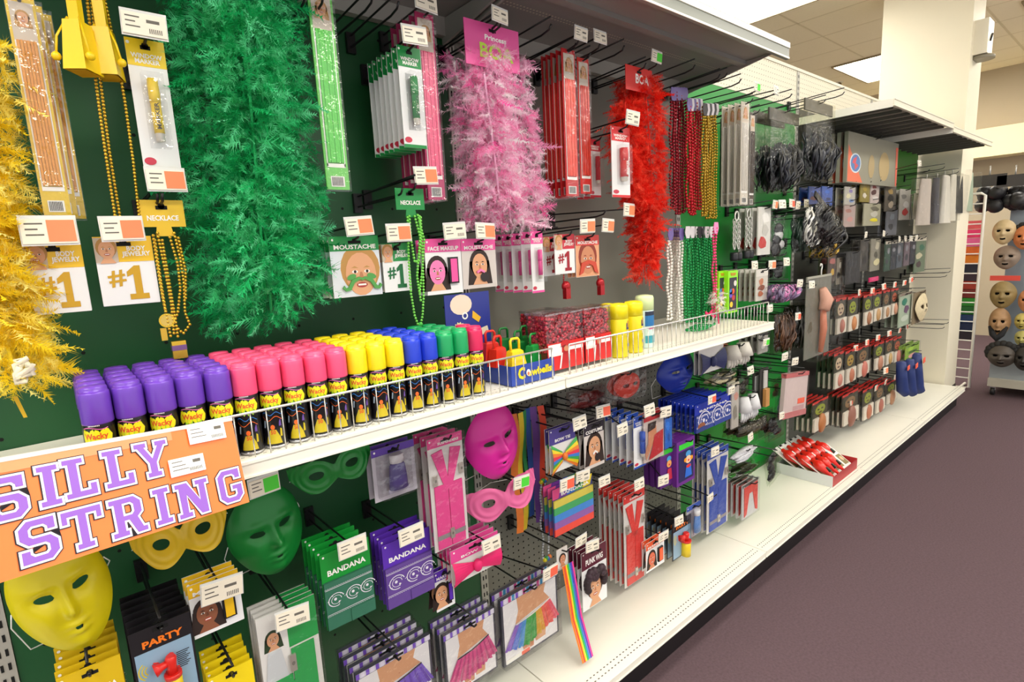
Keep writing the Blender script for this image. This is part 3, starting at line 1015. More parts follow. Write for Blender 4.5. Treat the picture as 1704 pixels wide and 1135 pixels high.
def pend_whistle(t, xc, zt, y):
    o = Vector((xc, y, zt))
    p = W(277, 533, y)-o
    one('medal', lambda b: (b.disc(p.x, p.z, .012, .012, p.y-.006, mat('#d2b45a', .3, .6), 18), b.ring(p.x, p.z, .012, .003, p.y-.0065, GOLD, 18)), t)
    p2 = W(272, 558, y)-o
    one('ribbon', lambda b: b.bx(p2.x-.004, p2.x+.006, p2.y-.004, p2.y, p2.z-.01, p2.z+.014, mat('#caa42c', .5)), t)
    p3 = W(297, 580, y)-o
    wh = one('whistle', lambda b: b.bx(p3.x-.012, p3.x+.012, p3.y-.014, p3.y, p3.z-.018, p3.z+.016, GOLD), t)
    one('whistle_band', lambda b: b.bx(p3.x-.0125, p3.x+.0125, p3.y-.0148, p3.y, p3.z-.002, p3.z+.008, mat('#7d5a8a', .3, .4)), wh)


def pend_clover(t, xc, zt, y):
    p = W(699, 546, y)-Vector((xc, y, zt))
    m = mat('#2fae3c', .4)
    one('shamrock', lambda b: [b.ball((p.x+dx, p.y-.004, p.z+dz), .0075, m, 10, 6, (1, .5, 1)) for dx, dz in ((-.007, 0), (.007, 0), (0, .009))]+[b.tube([(p.x, p.y-.004, p.z), (p.x+.002, p.y-.004, p.z-.014)], .002, m, 5)], t)


necklace_card('gold bead necklace card with medal and whistle hanging beside the green boa', (228, 336, 303, 330, 378), YU, '#e6bc22', GOLD,
              [[(255, 392), (262, 440), (272, 500), (284, 560)], [(262, 388), (275, 450), (285, 505), (290, 560)], [(270, 400), (280, 460), (290, 520), (296, 560)], [(290, 388), (300, 430), (306, 470), (308, 520), (316, 540), (305, 555), (294, 545)], [(283, 395), (296, 440), (300, 480), (296, 520), (288, 540)], [(297, 396), (309, 450), (309, 500)], [(258, 400), (268, 470), (275, 515)]],
              'NECKLACE', .0031, pend_whistle)
necklace_card('green bead necklace card with shamrock pendant hanging between green and pink packs', (657, 316, 704, 311, 349), YU, '#128a3e', mat('#7fd85a', .25, .2),
              [[(678, 362), (680, 430), (684, 490), (690, 525), (697, 545)], [(700, 362), (703, 430), (705, 490), (703, 525), (699, 545)], [(681, 360), (684, 400), (690, 436), (697, 434), (700, 400), (698, 360)], [(690, 360), (699, 395), (694, 460), (700, 500)], [(695, 358), (706, 400), (702, 455), (698, 490)]],
              'NECKLACE', .0036, pend_clover)
# red whistles under the red number one cards
RMET = mat('#a81420', .25, .4)
for nm, pts in (('red metal whistle on a bead strand under the red number one card', [(940, 405), (938, 440), (938, 470)]), ('red metal whistle on a bead strand beside the red beard card', [(993, 400), (997, 435), (995, 465)])):
    P = [W(x, y, -.235) for x, y in pts]
    t = T('whistle', nm, 'whistle', P[-1], 'red whistles')
    b = MB(); bead_mb(b, [q-P[-1] for q in resample(P, .006)], .0028, RMET, 6, 4); tag(b.build('beads', t), kind='stuff')
    b = MB(); b.ball((0, -.01, -.012), .017, RMET, 12, 8, (1, .7, 1)); b.bx(-.010, .010, -.02, -.004, -.052, -.015, RMET); b.build('body', t)

# ---------------------------------------------------------------- hanging bead bunches
def bunch(cols, x0, x1, ytop, ybot, y, n, names, group, tags, wob=.003):
    for i in range(n):
        f = (i+.5)/n
        px = x0+(x1-x0)*f
        yy = y+.10*(((i*7) % n)/n)
        p = W(px, ytop, yy)
        zb_ = zat(p.x, yy, ybot+rnd.uniform(-8, 6))
        bead_necklace(names+', '+ORD[i]+' strand along the bunch', p.x, yy, p.z, p.z-zb_, cols[i % len(cols)], .0058, .0085, tags[i % len(tags)], group, wob=wob)


REDB = mat('#c4182a', .25, .45); REDD = mat('#8c0f22', .25, .45); GRNB = mat('#14924a', .25, .35); WHTB = mat('#efece4', .25, .1); PNKB = mat('#e83a78', .3, .2); GLDB = mat('#b8952a', .25, .6)
PURT = mat('#6d5a9a', .5); BLKT = mat('#1e1a22', .5); SILT = mat('#cfc8cc', .4)
bunch([REDD], 1116, 1140, 152, 352, -.235, 6, 'dark red bead necklace hung beside the red boa', 'dark red bead necklaces', [PURT])
bunch([REDB], 1143, 1165, 170, 352, -.235, 6, 'bright red bead necklace hung between dark red and gold', 'bright red bead necklaces', [PURT, SILT])
bunch([GLDB], 1169, 1192, 178, 358, -.235, 6, 'gold bead necklace hung beside the bright red beads', 'gold bead necklaces', [BLKT, SILT])
bunch([WHTB], 1112, 1133, 385, 532, -.25, 8, 'white bead necklace hung below the red beads', 'white bead necklaces', [PURT])
bunch([GRNB], 1140, 1184, 382, 536, -.25, 11, 'green bead necklace hung below the gold beads', 'green bead necklaces', [SILT, BLKT])
bunch([PNKB], 1186, 1192, 375, 522, -.27, 1, 'pink and dark bead necklace with a bow at its foot', 'pink bead necklaces', [mat('#f08cc0', .5)])

# ---------------------------------------------------------------- spray cans on the middle shelf
def cyl_patch(b, pts, r, m, n=1):
    """a flat outline in (arc length, height) wrapped on a can of radius r, facing the aisle"""
    c = [sum(p[i] for p in pts)/len(pts) for i in (0, 1)]
    k = len(pts)
    P = [(c[0], c[1])]+list(pts)
    vs = [(r*math.sin(u/r), -r*math.cos(u/r), z) for u, z in P]
    b.add(vs, [(0, 1+i, 1+(i+1) % k) for i in range(k)], m, True)


def text_bent(s, m, r, wd, ht, z, bold=.03):
    me, tw, th = text_mesh(s, m, bold)
    k = me.copy()
    for v in k.vertices:
        u = v.co.x*wd/tw; h = v.co.y*ht/th
        v.co = (r*math.sin(u/r), -r*math.cos(u/r), z+h)
    return k


CR = .0203
canb = MB()
canb.lathe([(CR*.9, 0), (CR, .002), (CR, .112), (CR*.96, .116)], mat('#141318', .28), 18)
canb.lathe([(CR*1.02, .0005), (CR*1.03, .002), (CR*1.02, .005)], mat('#c9c9cc', .25, .7), 18)
CANM = canb.mesh('can_body')
lb = MB()
YG = mat('#e9e31c', .4); LG = mat('#9bd824', .4); BLU = mat('#2f7fd6', .4); ORG = mat('#f06a24', .4); PKL = mat('#e873b8', .4); YD = mat('#c9b41a', .4); GRY = mat('#a9bdd2', .4); PURL = mat('#6a4aa0', .4)
rr_ = random.Random(3)
for u in (-.017, -.0105, -.004, .003, .010, .0165):
    cyl_patch(lb, [(u+.006*math.cos(a)*(1+.25*math.sin(3*a+u*900)), .092+.0105*math.sin(a)*(1+.2*math.cos(2*a+u*500))) for a in [2*PI*i/10 for i in range(10)]], CR*1.012, YG)
for u in (-.010, -.003, .004, .011):
    cyl_patch(lb, [(u-.003, .088), (u+.003, .088), (u+.002, .077-abs(u)*.3), (u, .072+.2*abs(u)), (u-.002, .077)], CR*1.010, LG)
for i in range(12):
    u = -.018+.003*i
    cyl_patch(lb, [(u, .066+.003*math.sin(i*.9)), (u+.003, .066+.003*math.sin((i+1)*.9)), (u+.003, .0675+.003*math.sin((i+1)*.9)), (u, .0675+.003*math.sin(i*.9))], CR*1.014, BLU)
    cyl_patch(lb, [(u, .057+.004*math.sin(i*.7+2)), (u+.003, .057+.004*math.sin((i+1)*.7+2)), (u+.003, .0582+.004*math.sin((i+1)*.7+2)), (u, .0582+.004*math.sin(i*.7+2))], CR*1.014, ORG)
    cyl_patch(lb, [(u, .104+.002*math.sin(i*.5)), (u+.003, .104+.002*math.sin((i+1)*.5)), (u+.003, .1052+.002*math.sin((i+1)*.5)), (u, .1052+.002*math.sin(i*.5))], CR*1.014, PKL)
for i in range(8):
    ua, ub = -1+i/4, -1+(i+1)/4
    for (wa, za, wb, zb) in ((.0145, .009, .012, .021), (.012, .021, .0055, .036)):
        cyl_patch(lb, [(ua*wa, za), (ub*wa, za), (ub*wb, zb), (ua*wb, zb)], CR*1.013, YD)
cyl_patch(lb, [(.004*math.cos(a), .041+.005*math.sin(a)) for a in [2*PI*i/8 for i in range(8)]], CR*1.013, ORG)
cyl_patch(lb, [(-.017, .04), (-.014, .04), (-.012, .054), (-.015, .054)], CR*1.013, GRY)
cyl_patch(lb, [(.012, .022), (.016, .022), (.016, .036), (.013, .038)], CR*1.013, YD)
cyl_patch(lb, [(.011, .042), (.016, .042), (.015, .056), (.012, .05)], CR*1.013, PURL)
for i in range(8):
    u = -.008+.002*i
    cyl_patch(lb, [(u, .108), (u+.0014, .108), (u+.0014, .1105), (u, .1105)], CR*1.013, mat('#d8d8d8', .4))
LABM = lb.mesh('printed_label')
WACK = text_bent('Wacky', mat('#e0552a', .4), CR*1.022, .034, .012, .092)
FIF = text_bent('50', mat('#d8481c', .4), CR*1.02, .009, .008, .031)
CAPS = {}


def cap_mesh(col):
    if col in CAPS: return CAPS[col]
    b = MB()
    m = mat(col, .28, spec=.5)
    b.lathe([(CR*1.03, .110), (CR*1.05, .112), (CR*1.03, .150), (CR*1.01, .158), (CR*.94, .161), (CR*.9, .160), (CR*.9, .1655), (CR*.84, .168), (CR*.3, .1695)], m, 20)
    CAPS[col] = b.mesh('cap')
    return CAPS[col]


def can(label, x, y, col, group, lab=True):
    t = T('spray_can', label, 'spray can', (x, y, MZ+.001), group, (0, 0, -.35+rnd.uniform(-.15, .15)))
    for nm, me in (('can_body', CANM), ('cap', cap_mesh(col)))+((('printed_label', LABM),) if lab else ()):
        o = bpy.data.objects.new(nm, me); C.objects.link(o); o.parent = t
        if nm == 'printed_label':
            for mm in (WACK, FIF):
                q = bpy.data.objects.new('lettering', mm); C.objects.link(q); q.parent = o
    return t


FRONT = [(160, 675), (216, 665), (267, 656), (314, 650), (359, 640), (402, 628), (443, 620), (484, 613), (520, 608), (553, 600), (590, 597), (624, 592), (655, 586), (687, 583), (714, 580), (741, 575), (769, 571), (794, 565)]
XS = [W(px, py, -.425).x for px, py in FRONT]
x0_, x1_ = XS[0], XS[-1]
COLS = [('purple', '#6a3fb4', 5, 5), ('pink', '#f0527e', 5, 5), ('yellow', '#f4dc16', 3, 5), ('blue', '#2340d0', 2, 5), ('green', '#12a05c', 2, 4), ('crimson', '#d81f58', 1, 2)]
i = 0
ROWN = ['front', 'second', 'third', 'fourth', 'hindmost']
for nm, col, n, rows in COLS:
    for j in range(n):
        for r in range(rows):
            x = x0_+(x1_-x0_)*(i/17)+rnd.uniform(-.0006, .0006)
            can(f'{nm}-capped spray string can, {ORD[j]} of its colour along the {ROWN[r]} row', x, -.413+.0436*r+rnd.uniform(-.001, .001), col, nm+'-capped spray string cans', r == 0)
        i += 1

# ---------------------------------------------------------------- wire fences along the shelf edge
def fence(label, xa, xb, step, ht):
    t = T('wire_fence', label, 'shelf fence', (xa, -.448, MZ))
    m = mat('#c8c8c4', .25, .7)
    ln = xb-xa
    one('top_rail', lambda b: b.tube([(0, 0, ht), (ln, 0, ht)], .0026, mat('#dcdcd8', .25, .6), 6), t)
    one('end_post', lambda b: b.tube([(0, 0, ht), (0, 0, 0)], .0024, m, 6), t)
    one('end_post', lambda b: b.tube([(ln, 0, ht), (ln, 0, 0)], .0024, m, 6), t)
    b = MB(); b.tube([(0, 0, ht), (0, 0, .001)], .0013, m, 5); me = b.mesh('wire')
    n = int(ln/step)
    for i in range(1, n):
        o = bpy.data.objects.new('wire', me); C.objects.link(o); o.parent = t; o.location = (i*step, 0, 0)


ht = W(640, 639, -.448).z-MZ
fence('low chrome wire fence in front of the spray string cans', -1.0, -.035, .027, ht)
fence('low chrome wire fence in front of the red bead tubs and white beads', .03, L-.03, .0254, ht)

# ---------------------------------------------------------------- orange sign
SG = T('shelf_sign', 'orange cardboard sign with purple varsity letters clipped below the purple cans', 'sign')
sa, sb_, sc_ = math.radians(22.09), math.radians(-18.385), math.radians(7.465)
SG.matrix_world = Matrix.Translation((-.82, -.475, 1.278)) @ Matrix.Rotation(sa, 4, 'Z') @ Matrix.Rotation(sb_, 4, 'X') @ Matrix.Rotation(sc_, 4, 'Y')
one('board', lambda b: b.bx(-.36, 0, 0, .002, -.142, 0, mat('#fb7e3c', .35, var=.03, scale=15)), SG)
one('sleeve_edge', lambda b: (b.bx(-.362, .001, -.001, .0028, -.003, .003, mat('#e8d8cc', .2)), b.rect(-.36, -.1, -.016, -.003, -.0006, mat('#fd9a68', .25))), SG)
VL = {
    'I': (3.6, [[(0, 0), (3.6, 0), (3.6, 1.4), (2.75, 1.4), (2.75, 6.6), (3.6, 6.6), (3.6, 8), (0, 8), (0, 6.6), (.85, 6.6), (.85, 1.4), (0, 1.4)]]),
    'L': (5.6, [[(0, 0), (5.6, 0), (5.6, 2.7), (4.1, 2.7), (4.1, 1.5), (2.75, 1.5), (2.75, 6.6), (3.8, 6.6), (3.8, 8), (0, 8), (0, 6.6), (.85, 6.6), (.85, 1.4), (0, 1.4)]]),
    'Y': (7, [[(1.9, 0), (5.1, 0), (5.1, 1.4), (4.45, 1.4), (4.45, 3.2), (6.3, 6.6), (7, 6.6), (7, 8), (4.2, 8), (4.2, 6.6), (4.5, 6.6), (3.5, 4.7), (2.5, 6.6), (2.8, 6.6), (2.8, 8), (0, 8), (0, 6.6), (.7, 6.6), (2.55, 3.2), (2.55, 1.4), (1.9, 1.4)]]),
    'T': (6.8, [[(1.8, 0), (5, 0), (5, 1.4), (4.3, 1.4), (4.3, 6.5), (5.6, 6.5), (5.6, 5.2), (6.9, 5.2), (6.9, 8), (-.1, 8), (-.1, 5.2), (1.2, 5.2), (1.2, 6.5), (2.5, 6.5), (2.5, 1.4), (1.8, 1.4)]]),
    'S': (6, [[(0, 0), (1.2, 0), (4.6, 0), (6, 1.4), (6, 3.5), (4.8, 4.75), (2.2, 4.75), (1.8, 5.1), (1.8, 6.1), (2.2, 6.5), (3.8, 6.5), (4.2, 6.1), (4.2, 5.4), (5.8, 5.4), (5.8, 8), (1.4, 8), (0, 6.6), (0, 4.5), (1.3, 3.2), (3.8, 3.2), (4.2, 2.85), (4.2, 1.9), (3.8, 1.5), (2.1, 1.5), (1.7, 1.9), (1.7, 2.7), (0, 2.7)]]),
    'R': (6.8, [[(0, 0), (3.3, 0), (3.3, 1.4), (2.75, 1.4), (2.75, 3), (3.3, 3), (4.5, 0), (6.8, 0), (6.8, 1.4), (6.0, 1.4), (5.3, 3.4), (6.2, 4.3), (6.2, 6.7), (4.9, 8), (0, 8), (0, 6.6), (.85, 6.6), (.85, 1.4), (0, 1.4)], [(2.75, 4.4), (4.0, 4.4), (4.35, 4.8), (4.35, 6.1), (4.0, 6.5), (2.75, 6.5)]]),
    'N': (7.7, [[(0, 0), (3.3, 0), (3.3, 1.4), (2.55, 1.4), (2.55, 4.9), (5.0, 0), (7.0, 0), (7.0, 6.6), (7.7, 6.6), (7.7, 8), (4.5, 8), (4.5, 6.6), (5.25, 6.6), (5.25, 3.5), (3.0, 8), (0, 8), (0, 6.6), (.75, 6.6), (.75, 1.4), (0, 1.4)]]),
    'G': (6, [[(1.4, 0), (4.6, 0), (6, 1.4), (6, 4.2), (3.2, 4.2), (3.2, 2.8), (4.2, 2.8), (4.2, 1.9), (3.8, 1.5), (2.2, 1.5), (1.8, 1.9), (1.8, 6.1), (2.2, 6.5), (3.8, 6.5), (4.2, 6.1), (4.2, 5.4), (5.9, 5.4), (5.9, 8), (1.4, 8), (0, 6.6), (0, 1.4)]]),
}


def offset_poly(pts, d):
    n = len(pts); out = []
    area = sum(pts[i][0]*pts[(i+1) % n][1]-pts[(i+1) % n][0]*pts[i][1] for i in range(n))
    sg = 1 if area > 0 else -1
    for i in range(n):
        p0, p1, p2 = Vector(pts[i-1]), Vector(pts[i]), Vector(pts[(i+1) % n])
        e1 = (p1-p0).normalized(); e2 = (p2-p1).normalized()
        n1 = Vector((e1.y, -e1.x))*sg; n2 = Vector((e2.y, -e2.x))*sg
        q = n1+n2
        k = q.dot(n1)
        out.append(tuple(p1+q*(d/max(k, .35))))
    return out


def fill2d(loops, depth, m):
    from mathutils.geometry import tessellate_polygon
    lp = [p for q in loops for p in q]
    b = MB()
    b.add([(x, y, 0) for x, y in lp], [tuple(q) for q in tessellate_polygon([[Vector((x, y, 0)) for x, y in q] for q in loops])], m)
    return b.mesh('letter')


VPUR = mat('#9460c8', .35); VWH = mat('#f6eef4', .35); VBK = mat('#1d1020', .4)
SCALE = .054/8
PLACE = [('S', -.321, -.0745), ('I', -.2705, -.0705), ('L', -.2435, -.0685), ('L', -.1975, -.067), ('Y', -.157, -.0655),
         ('S', -.2975, -.1335), ('T', -.2535, -.1345), ('R', -.2005, -.1355), ('I', -.1445, -.1355), ('N', -.1135, -.137), ('G', -.0475, -.1345)]
for ch, u, v in PLACE:
    lt = T('letter', None, None, (u, 0, v)); lt.parent = SG
    wd_, lps = VL[ch]
    for nm, d, yy, m in (('black_outline', .36, -.0010, VBK), ('white_outline', .17, -.0016, VWH), ('purple_face', -.24, -.0022, VPUR)):
        q = [[(x*SCALE, y*SCALE) for x, y in (offset_poly(lp, d if k == 0 else d) if d else lp)] for k, lp in enumerate(lps)]
        if len(lps) > 1 and d:
            q = [[(x*SCALE, y*SCALE) for x, y in offset_poly(lps[0], d)], [(x*SCALE, y*SCALE) for x, y in offset_poly(lps[1], -d)]]
        o = bpy.data.objects.new(nm, fill2d(q, .0002, m)); C.objects.link(o); o.parent = lt
        o.rotation_euler = (PI/2, 0, 0); o.location = (0, yy, 0)
for (ua, ub, va, vb) in ((-.077, -.017, -.029, -.001), (-.1135, -.0605, -.072, -.0455)):
    b = MB(); b.bx(ua, ub, -.0032, -.0026, va, vb, mat('#fbf7f2', .3))
    for i in range(3): b.rect(ua+.004, ua+.02+.004*i, vb-.006-.006*i, vb-.0048-.006*i, -.0035, INK)
    for i in range(9): b.rect(ub-.024+.0022*i, ub-.0229+.0022*i, va+.004, va+.009, -.0035, INK)
    b.rect(ub-.018, ub-.006, vb-.011, vb-.006, -.0035, INK)
    b.build('price_sticker', SG)

# ---------------------------------------------------------------- cowbell counter box
BX0 = W(853, 635, -.435).x; BX1 = W(924, 620, -.435).x
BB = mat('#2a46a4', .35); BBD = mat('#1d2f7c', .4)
t = T('counter_box', 'blue counter display box of toy cowbells beside the green-capped cans', 'display box', (BX0, -.432, MZ+.001))
bw = BX1-BX0; bd = .20; hh = .052
one('front_panel', lambda b: b.bx(0, bw, 0, .002, .001, hh, BB), t)
one('side_panel', lambda b: b.bx(-.001, .001, .002, bd, .001, hh, BB), t)
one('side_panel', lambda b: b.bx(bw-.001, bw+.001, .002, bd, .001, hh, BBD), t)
one('rear_panel', lambda b: b.bx(0, bw, bd, bd+.002, .001, hh+.01, BB), t)
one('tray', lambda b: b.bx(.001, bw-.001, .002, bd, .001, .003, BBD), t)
text('C', mat('#f0d414', .4), t, bw*.22, -.0012, hh*.55, bw*.16, hh*.62, .05)
text('owbells', mat('#f0d414', .4), t, bw*.64, -.0012, hh*.52, bw*.58, hh*.4, .04)
one('printed_spot', lambda b: (b.disc(bw*.37, hh*.55, .007, .009, -.0018, WHITE, 12), b.disc(bw*.37, hh*.5, .004, .005, -.0022, mat('#e07a4a', .5), 10)), t)
hd = one('back_card', lambda b: b.bx(*[W(738, 540, -.22).x+.432*0-BX0, W(812, 540, -.22).x-BX0], .2, .2025, .0, W(770, 489, -.232).z-MZ, mat('#27338c', .4)), t)
hx0 = W(738, 540, -.22).x-BX0; hx1 = W(812, 540, -.22).x-BX0; hw = hx1-hx0; hc = (hx0+hx1)/2; htp = W(770, 489, -.232).z-MZ
b = MB()
b.disc(hx0+hw*.35, htp-.03, hw*.24, .028, .1992, mat('#efd9c4', .5), 16)
b.poly([(hx0+hw*(.28+.13*math.cos(a)*(1 if k % 2 else .75)), htp-.095+.019*math.sin(a)*(1 if k % 2 else .75)) for k, a in enumerate([2*PI*i/24 for i in range(24)])], .199, mat('#e9dfa8', .5))
b.poly([(hx0+hw*.6, htp-.05), (hx0+hw*.78, htp-.072), (hx0+hw*.72, htp-.085), (hx0+hw*.58, htp-.07)], .199, mat('#e8b422', .5))
b.poly([(hx0+hw*.52, htp-.11), (hx0+hw*.92, htp-.098), (hx0+hw*.95, htp-.118), (hx0+hw*.55, htp-.13)], .199, mat('#ddd2b8', .5))
b.ring(hx0+hw*.42, htp-.062, .008, .004, .1988, WHITE, 14)
b.build('printed_art', hd)


def cowbell(label, px, py, y, col, s=1.35):
    p = W(px, py+3, y); m = mat(col, .35)
    t = T('toy_cowbell', label, 'cowbell', (p.x, y, p.z), 'toy cowbells in the blue box', (0, 0, rnd.uniform(-.2, .2)))
    b = MB(); a, c_, d, e = .013*s, .019*s, .009*s, .013*s
    b.add([(-a, -d, 0), (a, -d, 0), (a, d, 0), (-a, d, 0), (-c_, -e, -.034*s), (c_, -e, -.034*s), (c_, e, -.034*s), (-c_, e, -.034*s), (-a*.7, -d*.6, .004), (a*.7, -d*.6, .004), (a*.7, d*.6, .004), (-a*.7, d*.6, .004)],
          [(8, 9, 10, 11), (8, 0, 1, 9), (9, 1, 2, 10), (10, 2, 3, 11), (11, 3, 0, 8), (0, 4, 5, 1), (1, 5, 6, 2), (2, 6, 7, 3), (3, 7, 4, 0), (7, 6, 5, 4)], m)
    b.build('bell', t)
    one('handle', lambda b: b.tube([(-.010*s, 0, .002), (-.010*s, 0, .020*s), (-.007*s, 0, .024*s), (.007*s, 0, .024*s), (.010*s, 0, .020*s), (.010*s, 0, .002)], .0026*s, m, 6), t)


for lab, px, py, yy, col in [('yellow toy cowbell standing at the front of the blue box', 857, 581, -.41, '#f2cf1a'), ('red toy cowbell just behind the yellow one', 828, 577, -.36, '#e0301f'), ('red toy cowbell at the box side', 816, 568, -.33, '#d42a1c'),
                             ('green toy cowbell beside the yellow one', 888, 572, -.37, '#17913c'), ('green toy cowbell in the middle of the blue box', 862, 567, -.31, '#147f35'), ('green toy cowbell at the rear of the blue box', 838, 562, -.27, '#126f2f'), ('green toy cowbell at the far rear corner of the box', 872, 558, -.27, '#147f35')]:
    cowbell(lab, px, py, yy, col)
# ---------------------------------------------------------------- red bead tubs, tall cans
def tub(label, pxl, pxr, pyb, pyt, y, beads=True):
    xl = W(pxl, pyb, y).x; xr = W(pxr, pyb, y).x; zt = W((pxl+pxr)/2, pyt, y).z
    w_ = xr-xl; h_ = zt-MZ-.001
    t = T('bead_tub', label, 'bead tub', ((xl+xr)/2, y, MZ+.001), 'clear tubs of red beads')
    b = MB(); g = random.Random(5)
    rr = [mat('#b4152a', .3), mat('#8c0f20', .3), mat('#d8304a', .3)]
    for i in range(520):
        f = g.choice((0, 0, 1, 2))
        u = g.uniform(-.46, .46)*w_; z = g.uniform(.36, .93)*h_
        if f == 0: c_ = (u, .006, z)
        elif f == 1: c_ = (-w_*.46, g.uniform(.006, .075), z)
        else: c_ = (u, g.uniform(.006, .075), h_*.93)
        b.ball(c_, .0044, rr[i % 3], 6, 4)
    b.bx(-w_*.45, w_*.45, .009, .078, .05*h_, .92*h_, rr[1])
    tag(b.build('beads', t), kind='stuff')
    lab_ = one('label', lambda b: b.bx(-w_*.49, w_*.5, -.0015, -.0005, h_*.06, h_*.52, mat('#d8201e', .4)), t)
    b = MB(); b.rect(-w_*.47, -w_*.12, h_*.3, h_*.5, -.002, WHITE); b.rect(w_*.1, w_*.46, h_*.36, h_*.42, -.002, WHITE)
    b.disc(-w_*.02, h_*.48, w_*.13, h_*.07, -.0026, mat('#c01a1c', .4), 12)
    b.poly([(-w_*.18, h_*.44), (-w_*.02, h_*.47), (-w_*.02, h_*.43)], -.0028, mat('#7c1014', .4))
    b.disc(-w_*.0, h_*.40, w_*.07, h_*.05, -.003, SKIN2, 10)
    b.poly([(-w_*.16, h_*.08), (w_*.02, h_*.08), (w_*.1, h_*.36), (-w_*.1, h_*.36)], -.0026, mat('#b8171c', .4))
    b.poly([(-w_*.2, h_*.08), (-w_*.16, h_*.08), (-w_*.1, h_*.34), (-w_*.14, h_*.34)], -.003, WHITE)
    b.build('printed_player', lab_)
    one('box', lambda b: b.bx(-w_/2, w_/2, 0, .08, 0, h_, FILM_G), t)
    one('lid', lambda b: b.bx(-w_*.51, w_*.51, -.0005, .082, h_-.003, h_+.002, film('#f6f0f0', .3)), t)


tub('clear tub of red beads with red label beside the blue box', 911, 972, 608, 520, -.415)
tub('clear tub of red beads with red label beside the yellow cans', 974, 1017, 600, 511, -.415)
tub('clear tub of red beads standing behind the other two', 896, 940, 590, 517, -.30)


def tall_can(label, px, pyb, pyt, y, w_px, body, capc, art):
    p = W(px, pyb, y); r = (W(px+w_px/2, pyb, y).x-W(px-w_px/2, pyb, y).x)/2*.8
    zt = W(px, pyt, y).z; h_ = zt-MZ
    t = T('tall_spray_can', label, 'spray can', (p.x, y, MZ+.001))
    one('can_body', lambda b: b.lathe([(r*.92, 0), (r, .003), (r, h_*.7), (r*.95, h_*.72)], mat(body, .3), 18), t)
    one('cap', lambda b: b.lathe([(r*.99, h_*.72), (r*1.0, h_*.94), (r*.9, h_*.985), (r*.5, h_)], mat(capc, .3), 18), t)
    b = MB()
    for k, (c_, u0, u1, z0, z1) in enumerate(art):
        n = 6
        for i in range(n):
            a, c2 = u0+(u1-u0)*i/n, u0+(u1-u0)*(i+1)/n
            cyl_patch(b, [(a*r, z0*h_), (c2*r, z0*h_), (c2*r, z1*h_), (a*r, z1*h_)], r*(1.01+.006*k), mat(c_, .4))
    b.build('printed_label', t)


ART = [('#e8e0c8', .1, .55, .38, .5), ('#2a2f6a', .0, .6, .52, .64), ('#c8902a', .15, .5, .56, .68), ('#7a86c0', .1, .5, .2, .26), ('#6a7a30', .2, .6, .08, .12)]
tall_can('yellow tall spray can beside the red bead tub', 1030, 588, 505, -.40, 26, '#e6d41c', '#f2e21a', ART)
tall_can('yellow tall spray can beyond its yellow twin', 1055, 580, 501, -.39, 24, '#e6d41c', '#f2e21a', ART)
tall_can('yellow tall spray can half hidden behind the red bead tub', 1012, 578, 505, -.33, 20, '#e6d41c', '#f2e21a', ART)
tall_can('pale green-capped spray can with blue label beside the white beads', 1073, 568, 491, -.37, 23, '#cfe6e4', '#d8eab0', [('#1f6fae', -.9, .9, .42, .66), ('#1a2440', -.9, .9, .62, .7), ('#3aa0b4', -.9, .9, .1, .24), ('#c05a8a', -.5, .4, .36, .41)])
# loose pink bow and white feather tuft at the foot of the green beads
p = W(1180, 522, -.30)
t = T('pink_bow', 'small hot pink bow at the foot of the green beads', 'bow', p)
one('loops', lambda b: (b.poly([(0, 0), (-.022, .012), (-.024, -.012)], 0, mat('#f0246a', .5), .004), b.poly([(0, 0), (.022, .012), (.024, -.012)], 0, mat('#f0246a', .5), .004), b.ball((0, -.002, 0), .006, mat('#d81c5c', .5), 8, 6)), t)
p = W(1197, 505, -.30)
t = T('feather_tuft', 'small white feather tuft on a pink cord beside the green beads', 'feather tuft')
feathers('feathers', t, [[W(1192, 484, -.3), W(1198, 506, -.3)]], .008, 420, feather_mat('#cfcac0', '#efece4', '#ffffff'), (.02, .045), 21, .6)
one('cord', lambda b: b.tube([W(1194, 506, -.3), W(1196, 540, -.3)], .003, PNKB, 6), t)
p = W(1168, 545, -.36)
t = T('bead_coil', 'coil of green beads lying on the shelf below the green strands', 'necklace', (p.x, -.33, MZ))
b = MB(); bead_mb(b, resample([(.05*math.cos(a*.9)+.012*a*.3, .03*math.sin(a*.9), .006+.0006*a) for a in [i*.35 for i in range(60)]], .0085), .0042, GRNB, 6, 4); tag(b.build('beads', t), kind='stuff')
one('cord', lambda b: b.tube([(.05*math.cos(a*.9)+.012*a*.3, .03*math.sin(a*.9), .006+.0006*a) for a in [i*.35 for i in range(60)]], .0008, mat('#0c5a2c', .5), 4), t)
# small lime framed toy packs at the shelf's far end
def toy_pack(t, w, h):
    card(t, w, h, mat('#8fe020', .35), .02)
    b = MB(); b.rect(-w*.38, w*.38, -h*.95, -h*.16, -.001, mat('#2a2432', .4))
    g = random.Random(9)
    for c_ in ('#e0522a', '#f0c02a', '#6a4ac0', '#d8d0c8', '#b83232', '#3a7ac0'):
        b.disc(g.uniform(-.25, .25)*w, -h*g.uniform(.25, .88), w*.16, h*.07, -.0016, mat(c_, .4), 9)
    b.build('window', t)
    text('TOY', mat('#e0402a', .4), t, 0, -.0012, -h*.09, w*.6, h*.07, .04)


hang('toy_pack', 'lime green framed toy pack on the shelf end, front one', 'toy pack', (1212, 452, 1228, 449, 522), -.30, toy_pack, 1, hk=False)
hang('toy_pack', 'lime green framed toy pack behind the front lime one', 'toy pack', (1196, 452, 1210, 450, 520), -.28, toy_pack, 1, hk=False)

